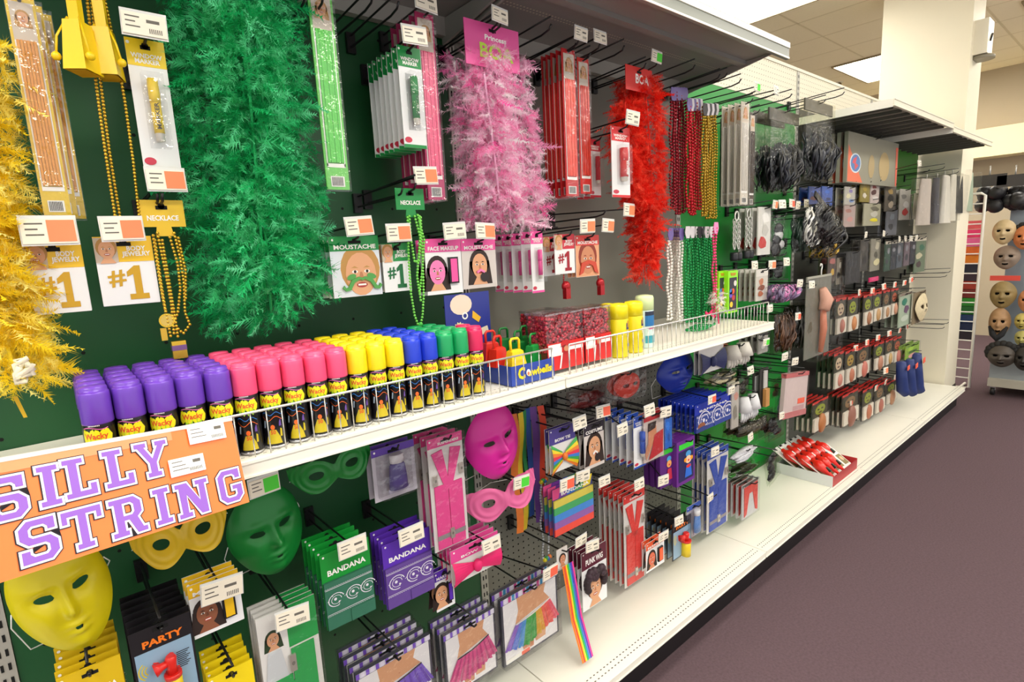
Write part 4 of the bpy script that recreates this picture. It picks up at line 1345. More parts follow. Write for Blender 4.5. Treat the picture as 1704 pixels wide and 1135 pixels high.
# ---------------------------------------------------------------- face masks and eye masks
def relief(b, w, h, top, bot, depth, holes_, m, nx=48, nz=60, th=.002):
    """thin moulded shell: outlines top(u), bot(u) in -1..1, depth(u,v) towards the aisle, elliptical openings"""
    P = {}; vs = []
    def inside(x, z, k=1.0):
        for hx_, hz_, rx, rz, ro in holes_:
            dx, dz = x-hx_, z-hz_
            a, c = dx*math.cos(ro)+dz*math.sin(ro), -dx*math.sin(ro)+dz*math.cos(ro)
            e = (a/rx)**2+(c/rz)**2
            if e < k: return (hx_, hz_, rx, rz, ro, a, c, e)
        return None
    for i in range(nx+1):
        u = -1+2*i/nx
        u = math.sin(u*PI/2)*.6+u*.4
        for j in range(nz+1):
            v = j/nz
            z = bot(u)+(top(u)-bot(u))*v
            x = u
            q = inside(x, z, 1.0)
            gone = False
            if q:
                e = math.sqrt(max(q[7], 1e-6))
                if e > .62:
                    a, c = q[5]/e, q[6]/e
                    x = q[0]+a*math.cos(q[4])-c*math.sin(q[4]); z = q[1]+a*math.sin(q[4])+c*math.cos(q[4])
                else: gone = True
            P[(i, j)] = (len(vs), gone)
            vs.append((x*w/2, -depth(x, z), z*h/2))
    fs = []
    for i in range(nx):
        for j in range(nz):
            q = [P[(i, j)], P[(i+1, j)], P[(i+1, j+1)], P[(i, j+1)]]
            if any(k[1] for k in q): continue
            fs.append(tuple(k[0] for k in q))
    b.add(vs, fs, m, True)
    n = len(vs)
    b.add([(x, y+th, z) for x, y, z in vs], [f[::-1] for f in fs], m, True)


def gs(x, z, cx, cz, sx, sz): return math.exp(-((x-cx)/sx)**2-((z-cz)/sz)**2)


def face_top(u): return math.sqrt(max(0, 1-u*u))*.96+.02
def face_bot(u): return -1*(1-abs(u)**1.7)**.62*1.0-.0 if abs(u) < 1 else -.0


def face_depth(k):
    def d(x, z):
        r2 = min(1, x*x+(z*.92)**2)
        base = .055*math.sqrt(max(0, 1-r2*.98))
        n = .022*gs(x, z, 0, -.16, .13, .12)+.013*gs(x, z, 0, .02, .09, .22)
        brow = .007*(gs(x, z, -.36, .30, .26, .10)+gs(x, z, .36, .30, .26, .10))
        eye = -.010*(gs(x, z, -.37, .13, .22, .11)+gs(x, z, .37, .13, .22, .11))
        lips = .009*gs(x, z, 0, -.44, .2, .05)+.010*gs(x, z, 0, -.575, .17, .055)
        chin = .008*gs(x, z, 0, -.8, .2, .12); cheek = .006*(gs(x, z, -.45, -.18, .22, .25)+gs(x, z, .45, -.18, .22, .25))
        return (base+n+brow+eye+lips+chin+cheek)*k
    return d


def face_mask(label, pxc, pyt, pyb, wpx, y, col, rz=0.0, ry=0.0, rough=.35, fw_=1.0, name='face_mask', cat='mask'):
    a = W(pxc, (pyt+pyb)/2, y)
    h = W(pxc, pyt, y).z-W(pxc, pyb, y).z
    w_ = (W(pxc+wpx/2, (pyt+pyb)/2, y).x-W(pxc-wpx/2, (pyt+pyb)/2, y).x)*fw_
    t = T(name, label, cat, a, None, (0, ry, rz))
    m = mat(col, rough, spec=.4)
    b = MB(); relief(b, w_, h, face_top, face_bot, face_depth(min(1.0, w_/.15)), [(-.37, .12, .19, .062, -.12), (.37, .12, .19, .062, .12), (0, -.515, .2, .022, 0)], m)
    b.build('shell', t)
    b = MB(); b.tube([(-w_/2, -.004, .0), (-w_*.56, .01, -.03), (-w_*.5, .02, -.09), (-w_*.2, .03, -.10)], .0012, WHITE, 5); b.tube([(w_/2, -.004, .02), (w_*.55, .012, .0), (w_*.46, .02, -.02)], .0012, WHITE, 5)
    b.build('elastic', t)
    return t


def eye_mask(label, pxc, pyc, wpx, hpx, y, col, rz=0.0, ry=0.0):
    a = W(pxc, pyc, y)
    w_ = W(pxc+wpx/2, pyc, y).x-W(pxc-wpx/2, pyc, y).x
    h = W(pxc, pyc-hpx/2, y).z-W(pxc, pyc+hpx/2, y).z
    t = T('eye_mask', label, 'mask', a, None, (0, ry, rz))

    def lobe(u): return math.sin(min(1, max(0, (abs(u)-.02)/.96))*PI)
    def top(u): return .38+.42*lobe(u)**.8+.9*max(0, abs(u)-.7)
    def bot(u): return -.34-.56*lobe(u)**.75+1.2*max(0, abs(u)-.68)
    def dep(x, z):
        return .035*(1-x*x)+.012*gs(x, z, 0, .0, .12, .5)+.0016*math.cos(10*(((abs(x)-.42)/.4)**2+(z/.8)**2))
    b = MB(); relief(b, w_, h, top, bot, dep, [(-.43, .02, .17, .21, -.12), (.43, .02, .17, .21, .12)], mat(col, .4), 60, 24)
    b.build('shell', t)
    b = MB(); b.tube([(-w_/2, 0, 0), (-w_*.4, .05, .0), (0, .07, .01), (w_*.4, .05, 0), (w_/2, 0, 0)], .0011, WHITE, 5); b.build('elastic', t)
    return t


YL_ = -.17
face_mask('yellow plastic face mask with arched brows below the orange sign', 102, 872, 1086, 178, -.22, '#d8c80e', .12, -.17)
face_mask('green plastic face mask behind the end of the orange sign', 440, 800, 955, 132, -.16, '#137a30', .12, -.13)
face_mask('hot pink plastic face mask under the white shelf', 815, 668, 797, 90, -.20, '#d8269a', .05, -.16)
face_mask('blue plastic face mask in the shade under the shelf', 1120, 582, 652, 58, -.17, '#14309a', .0, -.08)
eye_mask('yellow eye mask half covered by the orange sign', 302, 884, 168, 92, -.22, '#d8b41a', -.1, -.13)
eye_mask('green eye mask under the white shelf', 552, 775, 136, 64, -.2, '#127a2c', -.15, -.16)
eye_mask('pink eye mask with swirled rims below the pink face mask', 833, 822, 106, 66, -.24, '#e0689c', -.25, -.15)
hook(W(860, 805, -.2-.07).x, W(860, 805, -.2-.07).z, -.2-.07, 'holding the pink eye mask', (868, 803, .9), 'g')
hook(W(440, 800, -.18-.07).x, W(440, 800, -.18-.07).z, -.18-.07, 'holding the green face mask', (440, 808), 'g')


# ---------------------------------------------------------------- lower pack builders
def bandana(col, cloth, skin_=False):
    m = mat(col, .4); cm = mat(cloth, .7, var=.08, scale=60)

    def fn(t, w, h):
        card(t, w, h, m)
        header(t, w, h*.36, m)
        text('BANDANA', WHITE, t, 0, -.0016, -h*.27, w*.78, h*.075, .03)
        c_ = one('cloth', lambda b: b.bx(-w*.49, w*.49, -.007, -.0005, -h*.995, -h*.37, cm), t)
        b = MB(); y = -.0076; P = mat('#d9d6e0', .7)
        for i in range(22): b.ring(-w*.47+w*.0445*i, -h*.45, w*.016, w*.006, y, P, 8, 0, PI)
        b.rect(-w*.48, w*.48, -h*.462, -h*.456, y, P)
        for i in range(22): b.ring(-w*.47+w*.0445*i, -h*.80, w*.016, w*.006, y, P, 8, PI, 2*PI)
        b.rect(-w*.48, w*.48, -h*.792, -h*.786, y, P)
        for cx, sg in ((-.28, 1), (.08, -1), (.38, 1)):
            b.ring(w*cx, -h*.62, w*.155, w*.018, y, P, 16, .3, PI*1.6, 1, .85)
            b.ring(w*cx, -h*.62, w*.10, w*.012, y, P, 14, 0, PI*1.8, 1, .85)
            b.disc(w*(cx-.02), -h*.61, w*.03, w*.03, y, P, 9); b.disc(w*(cx+.05), -h*.66, w*.018, w*.018, y, P, 8)
            for k in range(6): b.disc(w*(cx+.17*math.cos(k)), -h*(.62-.07*math.sin(k)), w*.009, w*.009, y, P, 6)
        if skin_:
            b.disc(-w*.36, -h*.78, w*.1, h*.12, y-.0005, SKIN3, 12); b.disc(-w*.32, -h*.9, w*.16, h*.09, y-.0009, mat('#2a3a7a', .6), 12)
        b.build('paisley_print', c_)
        one('fold', lambda b: b.bx(-w*.02, w*.485, -.0095, -.007, -h*.99, -h*.83, cm), c_)
    return fn


def suspenders(col, clip='#cfcac0', photo=False, skew=0.0):
    m = mat(col, .4); cm = mat(col, .6, var=.08, scale=90)

    def fn(t, w, h):
        card(t, w, h, mat('#d9d6d2', .35))
        if photo:
            b = MB(); b.rect(-w*.5, -w*.02, -h*.36, -.001, -.001, mat('#e6e4e0', .4)); face(b, -w*.27, -h*.14, w*.13, -.0014, SKIN, mat('#1d3a1c', .5), True); b.poly([(-w*.46, -h*.36), (-w*.08, -h*.36), (-w*.16, -h*.2), (-w*.38, -h*.2)], -.0026, mat('#c9cdd0', .5)); b.build('printed_photo', t)
            b = MB(); b.bx(-w*.02, w*.5, -.0012, -.0002, -h*.22, 0, m); b.build('header', t)
        else:
            header(t, w, h*.085, m)
            text('SUSPENDERS', WHITE, t, w*.08, -.0016, -h*.058, w*.6, h*.022, .03)
        y = -.004
        s = one('straps', lambda b: (b.poly([(-w*.04, -h*.4), (w*.04, -h*.4), (w*.04, -h*.46), (-w*.04, -h*.46)] if photo else [(-w*.42, -h*.13), (-w*.12, -h*.11), (w*.0, -h*.36), (w*.12, -h*.11), (w*.42, -h*.13), (w*.12, -h*.44), (w*.10, -h*.47), (-w*.10, -h*.47), (-w*.12, -h*.44)], y, cm, .003),
                                     b.bx(-w*.40, -w*.02, y, -.0005, -h*.985, -h*(.36 if photo else .42), cm), b.bx(w*.0, w*.40, y, -.0005, -h*.985, -h*(.23 if photo else .42), cm)), t)
        one('stripe', lambda b: b.bx(-w*.41, w*.41, y-.001, y, -h*.90, -h*.86, mat('#8a8486', .5)), s)
        for cx, cz in (((.0, -.3),) if photo else ((-.38, -.36), (.38, -.32), (.0, -.87))):
            one('clip', lambda b: (b.bx(w*cx-w*.055, w*cx+w*.055, y-.005, y, h*cz-h*.045, h*cz+h*.045, mat(clip, .3, .7)), b.disc(w*cx, h*cz, w*.03, w*.04, y-.0055, mat('#8d8a80', .4, .5), 10)), s)
        one('sleeve', lambda b: b.bx(-w*.52, w*.52, -.011, .004, -h*1.005, .002, FILM), t)
    return fn


def tutu(col, dark, rainbow=False, headc='#6a4ac0'):
    def fn(t, w, h):
        card(t, w, h, mat('#4c4c58', .35), .012)
        b = MB(); b.rect(-w*.5, w*.5, -h*.085, -h*.005, -.0003, mat('#d9d6e4', .4))
        for i in range(16): b.rect(-w*.5+w*i/16, -w*.5+w*(i+.7)/16, -h*.085, -h*.005, -.0006, mat(('#7a52c8', '#e8e2f4', '#c8388c', '#2f8fc0')[i % (2 if not rainbow else 4)], .4))
        slot(b, w*.9, -h*.05, -.0014); b.build('header', t)
        pc = one('printed_photo', lambda b: (b.rect(-w*.47, w*.47, -h*.97, -h*.09, -.0006, mat('#eceaec', .4)),
                 b.poly([(-w*.24, -h*.09), (w*.28, -h*.09), (w*.24, -h*.22), (w*.34, -h*.36), (-w*.28, -h*.46), (-w*.22, -h*.28)], -.001, SKIN), b.disc(w*.04, -h*.33, w*.012, h*.012, -.0014, SKIN2, 8),
                 b.poly([(-w*.16, -h*.94), (w*.02, -h*.94), (w*.04, -h*.7), (-w*.2, -h*.7)], -.001, SKIN2), b.poly([(w*.06, -h*.90), (w*.24, -h*.90), (w*.26, -h*.7), (w*.02, -h*.7)], -.001, SKIN)), t)
        n = 26
        cols = ['#8a62c0', '#5a78d0', '#4a90d0', '#3a9a4a', '#3fa048', '#3f9c46', '#d8a838', '#e0a030', '#e86050', '#ea5a58', '#e85a70'] if rainbow else None

        def sk(b):
            for i in range(n):
                f0, f1 = i/n, (i+1)/n
                def up(f): return (-w*.28+w*.62*f, -h*.46+h*.10*f*f)
                def dn(f): return (-w*.49+w*.98*f, -h*.86+h*.17*abs(f-.4)*1.5+h*(.008 if i % 2 else -.008))
                a, c_, d, e = up(f0), up(f1), dn(f1), dn(f0)
                m = mat(cols[int(i*len(cols)/n)], .7, var=.12, scale=90) if rainbow else mat(col if i % 3 else dark, .7, var=.12, scale=90)
                yy = -.004-.003*math.sin(i*2.1)
                b.add([(a[0], -.003, a[1]), (c_[0], -.003, c_[1]), (d[0], yy-.002, d[1]), (e[0], -.003+yy*.3, e[1])], [(0, 1, 2, 3)], m)
        one('printed_skirt', sk, pc)
        one('waistband', lambda b: b.tube([(-w*.28, -.005, -h*.458), (0, -.005, -h*.44), (w*.17, -.005, -h*.405), (w*.34, -.005, -h*.355)], .0016, WHITE if rainbow else BLACK, 5), pc)
        one('price_sticker', lambda b: (b.bx(-w*.46, -w*.05, -.0022, -.001, -h*.975, -h*.915, WHITE), b.bx(-w*.2, -w*.06, -.003, -.0022, -h*.972, -h*.92, RED_STICKER)), t)
        one('bag', lambda b: b.bx(-w*.515, w*.515, -.013, .014, -h*1.01, .004, FILM_G), t)
    return fn


def horn(t, w, h):
    card(t, w, h, mat('#18161a', .4))
    one('front_print', lambda b: b.bx(-w*.46, w*.46, -.0008, -.0001, -h*.97, -h*.26, mat('#8aa8c0', .4)), t)
    text('PARTY', mat('#f0791c', .4), t, 0, -.0014, -h*.18, w*.66, h*.08, .04)
    b = MB()
    for i in range(9): b.rect(w*.18, w*(.4-.03*(i % 3)), -h*(.4+.022*i), -h*(.41+.022*i), -.0013, BLACK)
    for i in range(3): b.ring(-w*.24, -h*.47, w*(.1+.05*i), w*.02, -.0013, mat('#d8c020', .4), 10, PI*.7, PI*1.3)
    slot(b, w, -h*.05, -.0012); tag(b.build('lettering', t), kind='stuff')
    RD = mat('#d8261e', .3)
    hn = one('horn', lambda b: (b.tube([(-w*.2, -.014, -h*.46), (-w*.08, -.014, -h*.445), (w*.05, -.014, -h*.43)], .01, RD, 12, [w*.13, w*.07, w*.06]), b.lathe([(w*.09, -h*.2), (w*.08, -h*.12), (w*.1, -h*.03), (w*.07, 0)], RD, 12, (w*.07, -.014, -h*.36)), b.lathe([(w*.15, -h*.05), (w*.15, 0)], RD, 12, (w*.07, -.014, -h*.56))), t)
    one('can', lambda b: b.lathe([(w*.14, -h*.38), (w*.14, -h*.01), (w*.1, 0)], mat('#e6c81c', .3), 12, (w*.07, -.014, -h*.6)), hn)


def tube_pack(col, headc, capc='#cfcad0'):
    def fn(t, w, h):
        card(t, w, h, mat('#b9b4be', .4))
        header(t, w, h*.14, mat(headc, .4))
        tb = one('paint_tube', lambda b: b.lathe([(w*.22, -h*.8), (w*.21, -h*.6), (w*.18, -h*.35), (w*.13, -h*.29)], mat(col, .3), 14, (0, -.016, 0), 1, .5), t)
        one('cap', lambda b: b.lathe([(w*.15, -h*.30), (w*.16, -h*.15), (w*.14, -h*.14)], mat(capc, .3), 14, (0, -.016, 0), 1, .7), tb)
        one('crimp', lambda b: b.bx(-w*.24, w*.24, -.018, -.014, -h*.86, -h*.79, mat('#9a94a8', .3)), tb)
        one('blister', lambda b: b.bx(-w*.42, w*.42, -.03, -.001, -h*.93, -h*.12, FILM), t)
    return fn


def bowtie(col, headc, fancy=None, head=True):
    m = mat(col, .55, var=.08, scale=70); cs = fancy

    def fn(t, w, h):
        card(t, w, h, mat('#dcdad6', .4))
        if head: header(t, w, h*.36, mat(headc, .4)); text('BOW TIE', WHITE, t, 0, -.0014, -h*.28, w*.6, h*.07, .03)
        z = -h*.68; b = MB()
        for s in (-1, 1):
            n = 8
            for i in range(n):
                f0, f1 = i/n, (i+1)/n
                mm = mat(cs[i % len(cs)], .5) if cs else m
                za, zb_ = h*(.12-.24*f0), h*(.12-.24*f1)
                zA, zB = h*(.36-.72*f0), h*(.36-.72*f1)
                b.add([(s*w*.06, -.006, z+za), (s*w*.5, -.006-.012*math.sin(PI*f0), z+zA), (s*w*.5, -.006-.012*math.sin(PI*f1), z+zB), (s*w*.06, -.006, z+zb_)], [(0, 1, 2, 3)], mm)
        bo = b.build('bow', t)
        one('knot', lambda b: b.ball((0, -.010, z), w*.09, m if not cs else mat(cs[2], .5), 10, 8, (1, .8, 1.3)), bo)
    return fn


def plain_pack(base, head, blobs=(), hh=.2, lab=None, film_=True, seed=1, th=.006):
    """hanging pack: header, printed front made of a few flat shapes, clear sleeve"""
    def fn(t, w, h):
        card(t, w, h, mat(base, .45, var=.06, scale=30), th)
        if head: header(t, w, h*hh, mat(head, .4))
        if lab: text(lab, WHITE, t, 0, -.0014, -h*hh*.75, w*.75, h*hh*.3, .03)
        g = random.Random(seed)
        b = MB()
        for k, c_ in enumerate(blobs):
            pts = []; cx, cz = g.uniform(-.16, .16)*w, -h*(hh+.12+(1-hh-.2)*(k+.3)/max(1, len(blobs)))
            rx, rz = w*g.uniform(.2, .34), h*g.uniform(.08, .16)
            for i in range(9): a = 2*PI*i/9; q = g.uniform(.75, 1.15); pts.append((max(-w*.48, min(w*.48, cx+rx*q*math.cos(a))), max(-h*.98, cz+rz*q*math.sin(a))))
            b.poly(pts, -.001-.0005*k, mat(c_, .5))
        if blobs: b.build('printed_front', t)
        if film_: one('sleeve', lambda b: b.bx(-w*.515, w*.515, -.008, th+.002, -h*1.005, .002, FILM), t)
    return fn


def lump_bag(col, tint='#f2f2f2', head=None, rough=.25, seed=2, lobes=5, fill=(.98, .3), wav=0.0, second=None):
    """clear bag with a soft crumpled filling"""
    def fn(t, w, h):
        g = random.Random(seed)
        m = mat(col, rough, var=.4, scale=70, bump=1.0)
        b = MB()
        for i in range(lobes):
            cx = g.uniform(-.22, .22)*w; cz = -h*(fill[1]+(fill[0]-fill[1]-.1)*(i+.5)/lobes)
            r = w*g.uniform(.22, .32)
            vs0 = len(b.v)
            b.ball((cx, 0, cz), r, m if not (second and i % 2) else mat(second, rough, var=.2, scale=50, bump=.5), 14, 10, (1, .22, min(2.2, h/w*g.uniform(.42, .6))))
            for q in range(vs0, len(b.v)):
                x, y, z = b.v[q]
                k = 1+.12*math.sin(x*260+z*170+i)*math.cos(z*210-x*90)
                b.v[q] = (cx+(x-cx)*k, y*k, max(-h*.99, cz+(z-cz)*k))
        b.build('filling', t)
        if head: one('header', lambda b: b.bx(-w*.5, w*.5, -.004, .004, -h*.14, 0, mat(head, .4)), t)
        b = MB(); N = 7
        for sy in (-1, 1):
            vs = []; fs = []
            for i in range(N+1):
                for j in range(N+1):
                    x = -w*.5+w*i/N; z = -h*j/N
                    dd = .03*w+.13*w*math.sin(PI*i/N)*math.sin(PI*min(1, (j/N)*1.02))**.7
                    vs.append((x+g.uniform(-.01, .01)*w, sy*(dd*.9+g.uniform(0, .03)*w), z))
            for i in range(N):
                for j in range(N): fs.append((i*(N+1)+j, (i+1)*(N+1)+j, (i+1)*(N+1)+j+1, i*(N+1)+j+1))
            b.add(vs, fs, film(tint, .07, crinkle=1.0), True)
        b.build('bag', t)
    return fn


def wig(col, tint='#f2f2f2', head=None, seed=2, second=None, top=.3, wavy=1.0, n=110):
    """bundle of wavy hair locks inside a clear bag"""
    def fn(t, w, h):
        g = random.Random(seed)
        ms = [mat(col, .32, var=.3, scale=60), mat(second or col, .28, var=.3, scale=60)]
        b = MB()
        for i in range(n):
            x0 = g.uniform(-.34, .34)*w; y0 = g.uniform(-.10, .10)*w; ph = g.uniform(0, 6); am = g.uniform(.02, .05)*w*wavy; fr = g.uniform(1.2, 2.4)
            z0 = -h*(top+g.uniform(-.03, .12)); z1 = -h*g.uniform(.78, .985)
            pts = []
            for k in range(11):
                f = k/10
                pts.append((x0*(.55+.6*math.sin(PI*min(1, f*.8+.15)))+am*math.sin(ph+fr*f*6), y0-.06*w*math.sin(PI*f)+am*.5*math.cos(ph+fr*f*6), z0+(z1-z0)*f))
            r = w*g.uniform(.012, .026)
            b.tube(pts, r, ms[1 if (second and i % 3 == 0) else 0], 5, [r*(.5+.6*math.sin(PI*min(1, q/10*.85+.12))) for q in range(11)])
        tag(b.build('hair', t), kind='stuff')
        if head: one('header', lambda b: b.bx(-w*.48, w*.48, -.004, .004, -h*.14, 0, mat(head, .4)), t)
        b = MB(); N = 7
        for sy in (-1, 1):
            vs = []; fs = []
            for i in range(N+1):
                for j in range(N+1):
                    x = -w*.5+w*i/N; z = -h*j/N
                    dd = .03*w+.15*w*math.sin(PI*i/N)*math.sin(PI*min(1, (j/N)*1.02))**.7
                    vs.append((x+g.uniform(-.01, .01)*w, sy*(dd+g.uniform(0, .03)*w), z))
            for i in range(N):
                for j in range(N): fs.append((i*(N+1)+j, (i+1)*(N+1)+j, (i+1)*(N+1)+j+1, i*(N+1)+j+1))
            b.add(vs, fs, film(tint, .07, crinkle=1.0), True)
        b.build('bag', t)
    return fn


RBW = ['#e8c83a', '#d8d060', '#3a9a5a', '#2f6fc0', '#7a4aa0', '#d8453a']
# green bay, lower row
hang('bandana_pack', 'green bandana pack with paisley print, hanging beside the purple ones', 'bandana', (531, 930, 612, 890, 1050), YL_, bandana('#129032', '#2c6a52'), 5, .022, 'green bandana pack', (587, 911, 1.1), dz=.003, dx=-.002)
hang('bandana_pack', 'purple bandana pack with paisley print, hanging beside the pink suspenders', 'bandana', (634, 905, 714, 880, 1015), YL_, bandana('#5a2fae', '#5d3f8e'), 4, .022, 'purple bandana pack', (685, 890, 1.1), dz=.003)
hang('suspenders_pack', 'green suspenders pack with small photo at the frame edge', 'suspenders', (424, 1032, 522, 988, 1330), -.19, suspenders('#1c9a48', photo=True), 4, .02, 'green suspenders pack', (487, 1028, 1.1))
hang('suspenders_pack', 'hot pink suspenders pack hanging beside the pink face mask', 'suspenders', (709, 727, 768, 722, 921), -.2, suspenders('#e0448c'), 3, .035, 'pink suspenders pack')
hang('paint_tube_pack', 'purple makeup tube pack under the white shelf', 'makeup', (616, 746, 688, 735, 838), -.17, tube_pack('#4a3f80', '#5a3aa0'), 2, .03, 'purple makeup tube pack')
hang('horn_pack', 'party horn pack with black header and red horn, front one', 'party horn', (211, 1052, 316, 1023, 1200), -.2, horn, 7, .022, 'red party horn pack', dz=.002)
hang('face_pack', 'yellow makeup card with smiling woman beside the horn packs', 'makeup card', (310, 975, 395, 948, 1065), -.19, face_pack('#e8b81c', 'MAKEUP', 'makeup', None, SKIN3), 3, .022, 'yellow makeup card', (370, 982, 1.2))
hang('bandana_pack', 'yellow bandana pack at the very bottom below the yellow mask', 'bandana', (92, 1128, 200, 1092, 1290), -.19, bandana('#d8b414', '#c89a1c'), 6, .02, 'yellow bandana pack by the mask', dz=.004)
hang('bandana_pack', 'bright yellow bandana pack at the bottom beside the horn packs', 'bandana', (345, 1125, 420, 1102, 1280), -.19, bandana('#f0d414', '#d8bc1c'), 5, .02, 'bright yellow bandana pack', dz=.004)
hang('makeup_pack', 'small purple makeup card tucked behind the purple bandanas', 'makeup card', (722, 952, 753, 942, 1020), -.15, face_pack('#5a2fae', 'MAKEUP', 'makeup'), 2, .02, 'small purple makeup card')
hang('bow_tie_pack', 'hot pink bow tie pack below the pink suspenders', 'bow tie', (748, 908, 828, 893, 976), -.19, bowtie('#e0206a', '#e04a94'), 4, .022, 'pink bow tie pack', (818, 907, 1.0), dz=.002)
hang('tutu_pack', 'rainbow tutu pack standing close to the white deck', 'tutu', (832, 992, 926, 956, 1112), -.205, tutu('#000000', '#000000', True), 2, .04, 'rainbow tutu pack', (916, 953, 1.0), 'r')
hang('tutu_pack', 'pink tutu pack beside the rainbow tutu', 'tutu', (737, 1055, 822, 1015, 1165), -.205, tutu('#d8508c', '#b83a78'), 3, .035, 'pink tutu pack')
hang('tutu_pack', 'purple tutu pack cut by the frame bottom', 'tutu', (590, 1110, 716, 1068, 1230), -.205, tutu('#7a5cc8', '#6a48b0'), 4, .035, 'purple tutu pack')
# rainbow scarf
a = W(848, 690, -.12)
x0s = a.x; x1s = W(903, 690, -.12).x; zb_ = W(870, 882, -.12).z
t = T('rainbow_scarf', 'long rainbow striped scarf hanging behind the pink masks', 'scarf', ((x0s+x1s)/2, -.12, a.z))
ww = x1s-x0s; hh_ = a.z-zb_
for i, c_ in enumerate(['#e0782a', '#e0c030', '#2f8a4a', '#2a4f9a', '#6a3f90', '#d8452a']):
    def st(b, i=i, c_=c_):
        vs = []; fs = []; n = 14
        for j in range(n+1):
            for s in (0, 1):
                x = -ww/2+ww*(i+s)/6
                vs.append((x+.004*math.sin(j*.7), -.006*math.sin(j*.6+i*1.2)-.008*math.sin((i+s)*1.3), -hh_*(j/n)*(1.0 if i not in (2, 3) else .93)))
        for j in range(n): fs.append((2*j, 2*j+1, 2*j+3, 2*j+2))
        b.add(vs, fs, mat(c_, .6, var=.1, scale=80), True)
    one('stripe', st, t)
hook((x0s+x1s)/2, a.z, -.12, 'holding the rainbow scarf')
# bead necklace with rainbow pieces
p = W(903, 800, -.14)
t = bead_necklace('silver bead necklace with rainbow ends hanging beside the scarf', p.x, -.14, p.z, p.z-W(903, 932, -.14).z, mat('#d4d6dc', .25, .5), .0048, .014)
for z_ in (0, p.z-W(903, 932, -.14).z):
    b = MB()
    for i, c_ in enumerate(('#d8c81c', '#3aa04a', '#3a6ac8', '#e0782a')): b.ball((-.012+.008*i, -.006, -z_+.004*(i % 2)), .008, mat(c_, .4), 8, 6)
    b.build('rainbow_charm', t)
# ------------------------------------------------ grey bay, lower row
def stripe_bandana(t, w, h):
    card(t, w, h, mat('#3a3f7a', .4))
    b = MB()
    for i, c_ in enumerate(('#e0508a', '#7a3a9a', '#2a6ac0', '#3a9a4a', '#e0c81c')): b.poly([(-w*.5+w*i/5, 0), (-w*.5+w*(i+1)/5, 0), (-w*.5+w*(i+.7)/5, -h*.22), (-w*.5+w*max(0, i-.3)/5, -h*.22)], -.0008, mat(c_, .4))
    b.build('header', t)
    text('BANDANA', WHITE, t, w*.05, -.0014, -h*.16, w*.7, h*.07, .03)
    for i, c_ in enumerate(('#c8b84a', '#3f9a5a', '#3f7fc8', '#8a5aa0', '#e04a3a')):
        one('stripe', lambda b: b.bx(-w*.49, w*.49, -.006, -.0005, -h*(.24+.152*(i+1)), -h*(.24+.152*i)-.0004, mat(c_, .65, var=.06, scale=60)), t)


hang('bandana_pack', 'rainbow striped bandana pack hanging below the rainbow bow tie', 'bandana', (918, 806, 985, 797, 894), -.17, stripe_bandana, 3, .022, 'rainbow bandana pack', (944, 806, 1.0), 'r')
hook(W(960, 790, -.17-.07).x, W(960, 790, -.17-.07).z, -.17-.07, 'above the rainbow bandana', (970, 793))
hang('bow_tie_pack', 'rainbow bow tie pack near the underside of the shelf', 'bow tie', (913, 714, 956, 705, 790), -.17, bowtie('#e0c81c', '#4a3f8a', ('#3aa04a', '#e0c81c', '#e0782a', '#d8304a', '#3a7ac8')), 2, .02, 'rainbow bow tie pack', (965, 704))
hang('costume_pack', 'white outfit card with a dark haired girl beside the rainbow bow tie', 'costume pack', (971, 707, 1004, 700, 784), -.17, face_pack('#2a2430', 'COSTUME', 'woman', '#efe8e2', SKIN, HAIRD), 3, .022, 'white outfit card')
hook(W(1000, 690, -.17-.07).x, W(1000, 690, -.17-.07).z, -.17-.07, 'above the white outfit card', (1004, 685), 'r')
hang('marker_pack', 'blue window marker blister pack in front of a spread stack', 'marker pack', (1054, 694, 1074, 690, 782), -.19, marker_pack('#2a52b8', '#1a2f80'), 5, .034, 'blue window marker pack', (1036, 715))
hang('headscarf_pack', 'red headscarf bag showing the side of a man', 'headscarf', (1071, 690, 1104, 680, 772), -.2, lambda t, w, h: (plain_pack('#c8b8b0', '#c02028', (), .16)(t, w, h), one('printed_head', lambda b: (b.poly([(-w*.3, -h*.35), (-w*.05, -h*.22), (w*.1, -h*.3), (w*.12, -h*.55), (-w*.1, -h*.68), (-w*.4, -h*.95), (-w*.48, -h*.8), (-w*.32, -h*.6)], -.002, SKIN2), b.poly([(-w*.3, -h*.2), (w*.1, -h*.2), (w*.05, -h*.34), (-w*.32, -h*.38)], -.0025, HAIRD), b.poly([(w*.0, -h*.48), (w*.45, -h*.42), (w*.42, -h*.9), (-w*.3, -h*.97), (-w*.1, -h*.7)], -.003, mat('#b81f28', .5))), t)), 2, .02, 'red headscarf bag', (1081, 683))
hang('headscarf_pack', 'narrow bright blue sleeve pack beside the red headscarf bag', 'costume pack', (1106, 690, 1118, 688, 748), -.18, plain_pack('#1a66c8', '#1a2a60', ('#2a7ae0', '#1450a8'), .12), 2, .02, 'narrow blue sleeve pack', (1108, 686))
hang('mask_bag', 'red half mask in a clear bag in the shade under the shelf', 'mask', (1012, 628, 1064, 612, 672), -.2, lambda t, w, h: (one('bag', lambda b: b.bx(-w*.55, w*.5, -.03, .004, -h, 0, FILM), t), one('red_mask', lambda b: relief(b, w*.82, h*.95, face_top, face_bot, face_depth(.45), [(-.37, .12, .22, .16, 0), (.37, .12, .22, .16, 0)], mat('#c8331f', .45), 24, 28), t).__setattr__('location', (w*.05, 0, -h*.5))), 2, .03, 'red half mask bag')
hang('mask_bag', 'dark red crumpled bag beside the red half mask', 'mask', (945, 655, 1005, 636, 690), -.12, lump_bag('#7a1c1c', '#e8d8d8', None, .4, 5, 4), 1, base='dark red bag')
